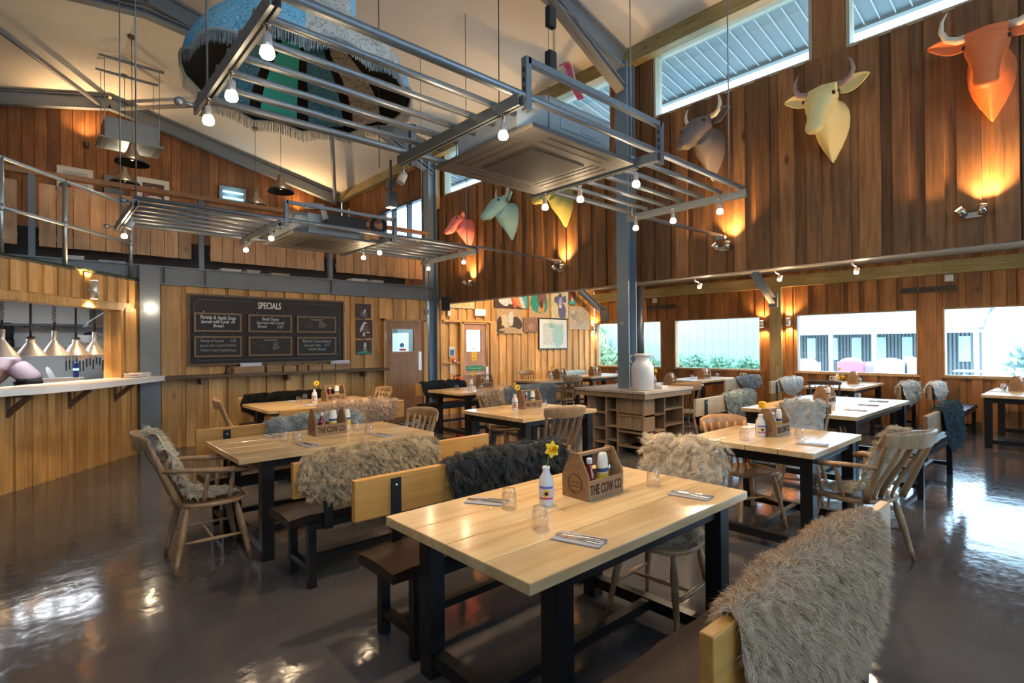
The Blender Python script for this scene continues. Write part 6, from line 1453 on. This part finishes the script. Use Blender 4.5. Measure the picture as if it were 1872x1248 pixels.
simple('food_box',[('tub',lambda m:(m.box(-.22,-.14,0,.22,.14,.13)),mat('frosted_plastic',(.5,.53,.55),.3)),('lid',lambda m:m.box(-.23,-.15,.13,.23,.15,.145),mat('frosted_plastic',(.5,.53,.55),.3))],(.36,10.15,.96),'long frosted plastic food tub seen under the heat lamps','tub',None)
simple('blender_jug',[('jug',lambda m:m.lathe([(.07,0),(.09,.22),(.09,.25),(.06,.27)],16),M_blackpl),('base',lambda m:m.lathe([(.09,-.14),(.08,0)],16),M_blackpl)],(-.28,12.3,1.70),'black blender jug on the kitchen back wall shelf','blender',None)
m=MB(); m.box(-.5,12.2,1.53,.0,12.6,1.56); tag(m.build('small_kitchen_shelf',mat('shelf_grey',(.12,.12,.13),.5)),'small dark shelf under the blender','shelf')
simple('spray_can',[('body',lambda m:m.lathe([(.035,0),(.035,.2),(.02,.22)],14),mat('navy_can',(.02,.05,.25),.35)),('light_ring',lambda m:m.lathe([(.036,.1),(.036,.13)],14,caps=False),mat('blue_led',(.3,.6,1),.3,emit=(.2,.5,1),estr=3))],(.50,10.15,1.1065),'small navy cylinder with a blue light behind the counter','canister',None)
m=MB(); m.ell((.15,12.55,2.0-.08),(.07,.03,.06),12,8); m=MB(); m.tube([(-.05,12.52,1.98),(-.05,12.45,1.98)],.085,18); tag(m.build('teal_wall_disc',mat('teal_plastic',(.01,.25,.25),.4)),'round teal hose reel on the kitchen back wall','reel')
m=MB(); m.lathe([(.14,0),(.15,.01),(.14,.02),(0,.015)],24,M=RY(R(70))@RX(.2)); o=tag(m.build('white_plate',M_paper),'white plate tilted up behind the counter','plate'); o.location=(.22,10.3,1.12)
m=MB(); m.lathe([(.07,0),(.08,.03),(.05,.05),(0,.055)],14); o=tag(m.build('bread_roll',mat('bread_crust',(.6,.38,.16),.7,bump=.3)),'small yellow-brown bread roll on the kitchen side of the counter','bread'); o.location=(.62,9.95,.961)
m=MB(); m.cbox((.99,10.9,1.6),(.02,.3,.42)); tag(m.build('wall_rota_sheet',M_paper),'printed rota sheet on the right wall of the kitchen','notice')
m=MB(); m.prism([(0,0),(-.35,-.28),(-.35,-.33),(0,-.33)],0,1.2,M=Matrix(((1,0,0,1.0),(0,0,1,10.2),(0,1,0,2.2),(0,0,0,1)))); tag(m.build('extractor_canopy',MATS['dull_steel']),'sloping steel canopy on the right wall of the kitchen','canopy')
t=thing('prep_bench','steel preparation bench just inside the serving hatch','bench',(.2,10.2,0)); m=MB(); m.box(-.5,-.35,.92,.75,.3,.96); m.build('top',M_chrome,t); m=MB(); m.box(-.48,-.3,0,.73,.28,.92); m.build('cabinet',MATS['dull_steel'],t)
# ---- kitchen worker, bending forward over the bench, seen from behind the lamps ----
SK=mat('skin_tone',(.42,.22,.14),.5); SH=mat('pale_pink_shirt',(.62,.46,.50),.8); AP=mat('black_apron',(.02,.018,.02),.8); HR=mat('dark_hair',(.03,.018,.012),.6); TR=mat('dark_trousers',(.03,.03,.035),.8)
t=thing('person','person in a pale pink short-sleeved shirt and black apron bending over the kitchen bench','person',(.08,11.0,0),R(80))
def skin_body(name,verts,edges,rad,mt,parent,root=0,sub=2):
    me=bpy.data.meshes.new(name); me.from_pydata(verts,edges,[]); me.update(); o=bpy.data.objects.new(name,me); C.objects.link(o)
    sk=o.modifiers.new('skin','SKIN'); sk.use_smooth_shade=True
    for i,v in enumerate(me.skin_vertices[0].data): v.radius=rad[i] if hasattr(rad[i],'__len__') else (rad[i],rad[i]); v.use_root=(i==root)
    sb=o.modifiers.new('sub','SUBSURF'); sb.levels=sub; sb.render_levels=sub
    bpy.context.view_layer.update(); m2=bpy.data.meshes.new_from_object(o.evaluated_get(DG())); bpy.data.objects.remove(o); m2.materials.clear(); m2.materials.append(mt)
    m2.polygons.foreach_set('use_smooth',[True]*len(m2.polygons)); m2.name=name
    o=bpy.data.objects.new(name,m2); C.objects.link(o); o.parent=parent; return o
# local: faces +Y ; bending: pelvis at z .95, chest forward
bv=[(0,0,.95),(0,.12,1.12),(0,.27,1.28),(0,.36,1.38),(0,.43,1.44),(0,.50,1.50),(0,.56,1.56),
 (.19,.33,1.34),(.25,.40,1.12),(.20,.52,.98),(-.19,.33,1.34),(-.25,.40,1.12),(-.20,.52,.98),
 (.10,.0,.88),(.11,.04,.50),(.11,-.02,.09),(.11,.12,.04),(-.10,.0,.88),(-.11,.04,.50),(-.11,-.02,.09),(-.11,.12,.04),(.18,.60,.96),(-.18,.60,.96)]
be=[(0,1),(1,2),(2,3),(3,4),(4,5),(5,6),(3,7),(7,8),(8,9),(3,10),(10,11),(11,12),(0,13),(13,14),(14,15),(15,16),(0,17),(17,18),(18,19),(19,20),(9,21),(12,22)]
br=[.135,.13,.15,.12,.055,.085,.07,.065,.042,.03,.065,.042,.03,.10,.06,.042,.035,.10,.06,.042,.035,.036,.036]
skin_body('body',bv,be,br,SK,t)
skin_body('shirt',[(0,.0,1.0),(0,.12,1.13),(0,.27,1.29),(0,.35,1.38),(0,.40,1.42),(.19,.33,1.345),(.235,.37,1.20),(-.19,.33,1.345),(-.235,.37,1.20)],[(0,1),(1,2),(2,3),(3,4),(3,5),(5,6),(3,7),(7,8)],[.155,.15,.17,.14,.075,.085,.068,.085,.068],SH,t)
skin_body('trousers',[(0,0,.93),(.10,.0,.86),(.11,.04,.50),(.11,-.02,.10),(-.10,.0,.86),(-.11,.04,.50),(-.11,-.02,.10)],[(0,1),(1,2),(2,3),(0,4),(4,5),(5,6)],[.15,.115,.075,.06,.115,.075,.06],TR,t)
m=MB(); rows=[[(.175*math.cos(a)*k_,.02+.16*math.sin(a)*k_+sy,z) for a in [R(-200+10*i) for i in range(39)]] for z,k_,sy in ((1.08,1.0,.07),(1.04,1.03,.05),(1.0,1.03,.02))]; m.grid(rows)
rows=[[(x,.17+.02*z_,z) for x in (-.17,-.08,0,.08,.17)] for z,z_ in ((1.04,4),(.8,1),(.55,0))]; m.grid(rows); m.build('apron',AP,t,solid=.006)
m=MB(); m.ell((0,.50,1.555),(.095,.105,.10),18,12); m.ell((0,.41,1.53),(.05,.05,.06),12,8); m.build('hair',HR,t)
m=MB(); m.ell((0,.605,1.535),(.012,.018,.016),8,6); m.build('nose',SK,t)
for s_ in (1,-1):
    m=MB(); m.ell((s_*.032,.60,1.56),(.011,.008,.007),8,6); m.build('eye',mat('dark_brown_eye',(.02,.008,.004),.15),t)
    m=MB(); m.ell((s_*.088,.52,1.53),(.012,.02,.03),8,6); m.build('ear',SK,t)
    for f_ in range(4):
        m=MB(); a=Vector((s_*(.155+.018*f_),.62,.955)); L_=(.07,.08,.075,.06)[f_]; m.tube([a,a+Vector((0,L_*.5,-.008)),a+Vector((0,L_,-.03))],[.009,.0085,.007],8); m.build('finger',SK,t)
    m=MB(); a=Vector((s_*.15,.59,.95)); m.tube([a,a+Vector((-s_*.03,.03,-.01)),a+Vector((-s_*.04,.06,-.02))],[.010,.009,.007],8); m.build('thumb',SK,t)
m=MB(); m.ell((0,.595,1.505),(.022,.008,.006),10,6); m.build('mouth',mat('lip_tone',(.35,.12,.10),.5),t)
# ================= outside =================
M_gravel=mat('pale_paving',(.40,.41,.41),.9); M_grassy=mat('bright_grass',(.22,.34,.16),.9,var=.3,bscale=3)
m=MB(); m.box(12.25,-30,-.75,70,40,-.6); struct('floor_outside',m,M_gravel)
def foliage(name,c,r,n_,col,label,grp,leaf=.09,seed=1,trunk=False,obj=True):
    rs=random.Random(seed); t=thing(name,label,'shrub' if not trunk else 'tree',(c[0],c[1],-.6),0,grp); m=MB()
    for k in range(n_):
        while True:
            v=Vector((rs.uniform(-1,1),rs.uniform(-1,1),rs.uniform(-1,1)))
            if v.length<1: break
        v=v*(.55+.45*rs.random())/max(.3,v.length)**.3; p=Vector((v.x*r[0],v.y*r[1],c[2]+.6+v.z*r[2])); u_=Vector((rs.gauss(0,1),rs.gauss(0,1),rs.gauss(0,1))).normalized(); w_=u_.orthogonal().normalized()*leaf*.5; u_=u_*leaf
        m.add([p-w_*.1,p+u_*.5+w_,p+u_,p+u_*.5-w_],[(0,1,2,3)],rnd=rs.random())
    m.build('foliage',col,t)
    m=MB(); m.tube([(0,0,0),(.03,0,c[2]*.6),(0,0,c[2]+.1)],[.12 if trunk else .04,.08 if trunk else .03,.03],8); m.build('stem' if not trunk else 'trunk',mat('bark_grey',(.30,.27,.24),.9),t); return t
L1=mat('pale_green_leaves',(.22,.33,.15),.7,var=.3,bscale=4); L2=mat('mid_green_leaves',(.13,.27,.13),.7,var=.3,bscale=4)
for i,(x,y,h,rr_) in enumerate(((14.3,11.6,.9,.9),(14.5,10.4,.8,.9),(15.5,12.8,1.5,1.4))):
    foliage('garden_bush',(x,y,h),(rr_,rr_,h*.95),1100,L1,['bright green bush outside the first long window, the left one','bright green bush outside the first long window, nearest the pane','tall light green bush at the back outside the first long window'][i],'bushes outside the first window',.16,i)
for i in range(7):
    y=5.6+i*.75; foliage('hedge_shrub',(14.2,y,.62),(.5,.5,.65),700,L2,'low green shrub along the white screen outside the second window, '+['first from the right','second from the right','third from the right','middle of seven','third from the left','second from the left','first from the left'][i],'shrubs outside the second window',.11,20+i)
t=thing('board_screen','tall white vertical-board screen outside the second window','screen',(15.3,9.3,-.6)); m=MB()
for k in range(24): m.box(-.02,-3.4+k*.25,0,.02,-3.4+k*.25+.235,3.3)
m.build('boards',mat('chalky_white_boards',(.50,.52,.53),.8,var=.08,bscale=3),t); m=MB(); m.box(-.05,-3.5,3.3,.1,2.7,3.5); m.build('capping',mat('pale_blue_capping',(.55,.62,.64),.7),t)
# barn across the yard
YZ=-.6
t=thing('farm_barn','long low farm building with white posts and slatted grey walls across the yard','building',(34,9.5,YZ))
m=MB()
for k in range(75): m.box(-.02,-5.6+k*.16,0,.05,-5.6+k*.16+.10,2.7)
m.box(.05,-5.6,0,.15,6.4,2.7); m.build('slatted_wall',mat('weathered_grey_cladding',(.17,.18,.175),.8,var=.15,bscale=3),t)
m=MB(); m.add([(-2.7,-6,2.95),(-2.7,6.8,2.95),(5,6.8,5.6),(5,-6,5.6)],[(0,1,2,3)]); m.build('roof',mat('lichen_green_roof',(.24,.30,.25),.9,var=.1,bscale=2),t,solid=.12)
m=MB(); m.box(-2.75,-6,2.72,-2.65,6.8,3.0); m.build('fascia',mat('weathered_white_paint',(.5,.53,.54),.6),t)
m=MB(); m.box(-2.62,-6,2.50,-2.55,4.0,2.64); m.build('gutter_rail',MATS['weathered_white_paint'],t)
for k in range(7): m=MB(); m.box(-2.6,-5.8+k*1.95,0,-2.42,-5.62+k*1.95,2.75); m.build('post',MATS['weathered_white_paint'],t)
for k in range(10): m=MB(); m.box(-.06,-5.2+k*1.15,1.1,-.03,-4.75+k*1.15,2.35); m.build('window',mat('bright_pane',(.48,.52,.55),.2),t)
for i,(x,y,w_,h,cc_) in enumerate(((22.2,6.15,.8,1.55,(.85,.25,.36)),(22.6,5.65,.7,1.4,(.82,.60,.70)),(21.0,5.5,1.0,.85,(.25,.60,.45)),(22.4,5.0,.9,1.55,(.80,.78,.80)),(23.0,4.55,.5,1.6,(.80,.76,.50)),(22.5,4.05,.9,1.6,(.82,.66,.64)),(22.0,7.6,.9,1.5,(.82,.82,.80)))):
    t=thing('covered_trolley',['red covered shape in the yard outside the third window','pink covered shape beside the red one outside the third window','green low covered shape outside the third window','white covered shape right of the red one outside the third window','yellow covered shape under the barn windows','salmon covered shape at the right of the third window','white covered shape at the left of the third window'][i],'covered furniture',(x,y,YZ),0,'covered garden furniture in the yard')
    m=MB(); m.prism(rr(-w_*.35,-w_*.5,w_*.35,w_*.5,.12),h*.5,h*.9); m.ell((0,0,h*.88),(w_*.34,w_*.46,h*.12),14,8); m.build('cover',mat('cover_cloth_'+'abcdefg'[i],tuple(q*.6 for q in cc_),.7),t)
    for sx in (-1,1):
        for sy in (-1,1): m=MB(); m.tube([(sx*w_*.3,sy*w_*.35,h*.5),(sx*w_*.42,sy*w_*.45,0)],.025,6); m.build('leg',M_paper,t)
for i,(x,y,h) in enumerate(((42,5.0,7.5),(46,2.6,9),(38,1.2,6.5),(48,6.2,8))):
    t=thing('bare_tree',['pale bare tree nearest the end of the barn','pale bare tree at the right of the yard','smaller bare tree in front at the right','tall bare tree behind the barn end'][i],'tree',(x,y,YZ),0,'bare trees beyond the yard'); m=MB(); rs=random.Random(i)
    def br_(p,d,L_,r_,k):
        q=p+d*L_; m.tube([p,p.lerp(q,.5)+Vector((rs.uniform(-.05,.05),rs.uniform(-.05,.05),0))*L_,q],[r_,r_*.8,r_*.6],6)
        if k>0:
            for _ in range(3): br_(q,(d+Vector((rs.uniform(-.7,.7),rs.uniform(-.7,.7),rs.uniform(-.1,.4)))).normalized(),L_*.72,r_*.6,k-1)
    br_(Vector((0,0,0)),Vector((0,0,1)),h*.3,.16,4); m.build('trunk_and_branches',mat('pale_bark',(.30,.33,.34),.9),t)
t=thing('picnic_bench','pale picnic bench outside the rightmost window','bench',(24.2,2.6,YZ)); m=MB(); m.box(-.4,-.9,1.05,.4,.9,1.1); m.build('top',mat('pale_weathered_wood',(.4,.4,.37),.8),t)
for s_ in (-1,1): m=MB(); m.box(s_*.75-.15,-.9,.62,s_*.75+.15,.9,.66); m.build('seat',mat('pale_weathered_wood',(.4,.4,.37),.8),t); m=MB(); m.bar((-.7,s_*.6,0),(.3,s_*.6,1.05),.06,.08); m.bar((.7,s_*.6,0),(-.3,s_*.6,1.05),.06,.08); m.build('leg_frame',mat('pale_weathered_wood',(.4,.4,.37),.8),t)
foliage('evergreen_tree',(46,0.2,2.4),(1.6,1.8,2.2),700,mat('misty_green_leaves',(.28,.36,.31),.8),'misty green evergreen beside the end of the barn',None,.35,51,True)
foliage('garden_bush',(36,1.2,.6),(2,2.2,1.3),900,mat('misty_green_leaves',(.28,.36,.31),.8),'misty low bush at the right of the rightmost window','bushes outside',.3,52)
t=thing('passage_fill_lamp','small bulkhead lamp in the passage behind the first brown door','lamp',(5.2,11.25,2.3)); m=MB(); m.box(-.12,-.05,-.06,.12,.05,.06); m.build('body',M_paper,t); light('POINT',(0,-.25,0),40,(.8,.92,1),t,.1)  # hidden lamp added to brighten the passage seen through the door glass
m=MB(); m.box(5.72,9.30,0,6.12,9.40,.11); tag(m.build('low_white_box',M_paper,bevel=.005),'low white box on the floor at the foot of the first brown door','box')
m=MB(); m.box(5.35,8.98,0,5.95,9.24,.012); tag(m.build('floor_mat',mat('pale_blue_mat',(.35,.45,.52),.7),bevel=.004),'small pale blue mat lying before the first brown door','mat')
# passage behind the first brown door
m=MB(); m.box(4.6,11.3,0,6.6,11.4,2.5); m.box(4.6,9.66,0,4.68,11.3,2.5); m.box(6.52,9.95,0,6.6,11.3,2.5); struct('wall_passage',m,mat('pale_blue_passage_wall',(.42,.52,.55),.7))
m=MB(); m.box(11.97,4.0,.55,11.985,4.0,.6) if False else None
for i,(y,) in enumerate(((5.45,),(3.62,))):
    m=MB(); m.cbox((11.965,y,.80),(.02,.15,.09)); s_=tag(m.build('wall_socket',M_paper,bevel=.004),['white double socket under the second long window','white double socket under the third long window'][i],'socket')
    m=MB(); m.cbox((11.953,y-.035,.80),(.006,.03,.04)); m.cbox((11.953,y+.035,.80),(.006,.03,.04)); m.build('socket_plate_holes',M_black,s_)
for y in (-3.0,): pass
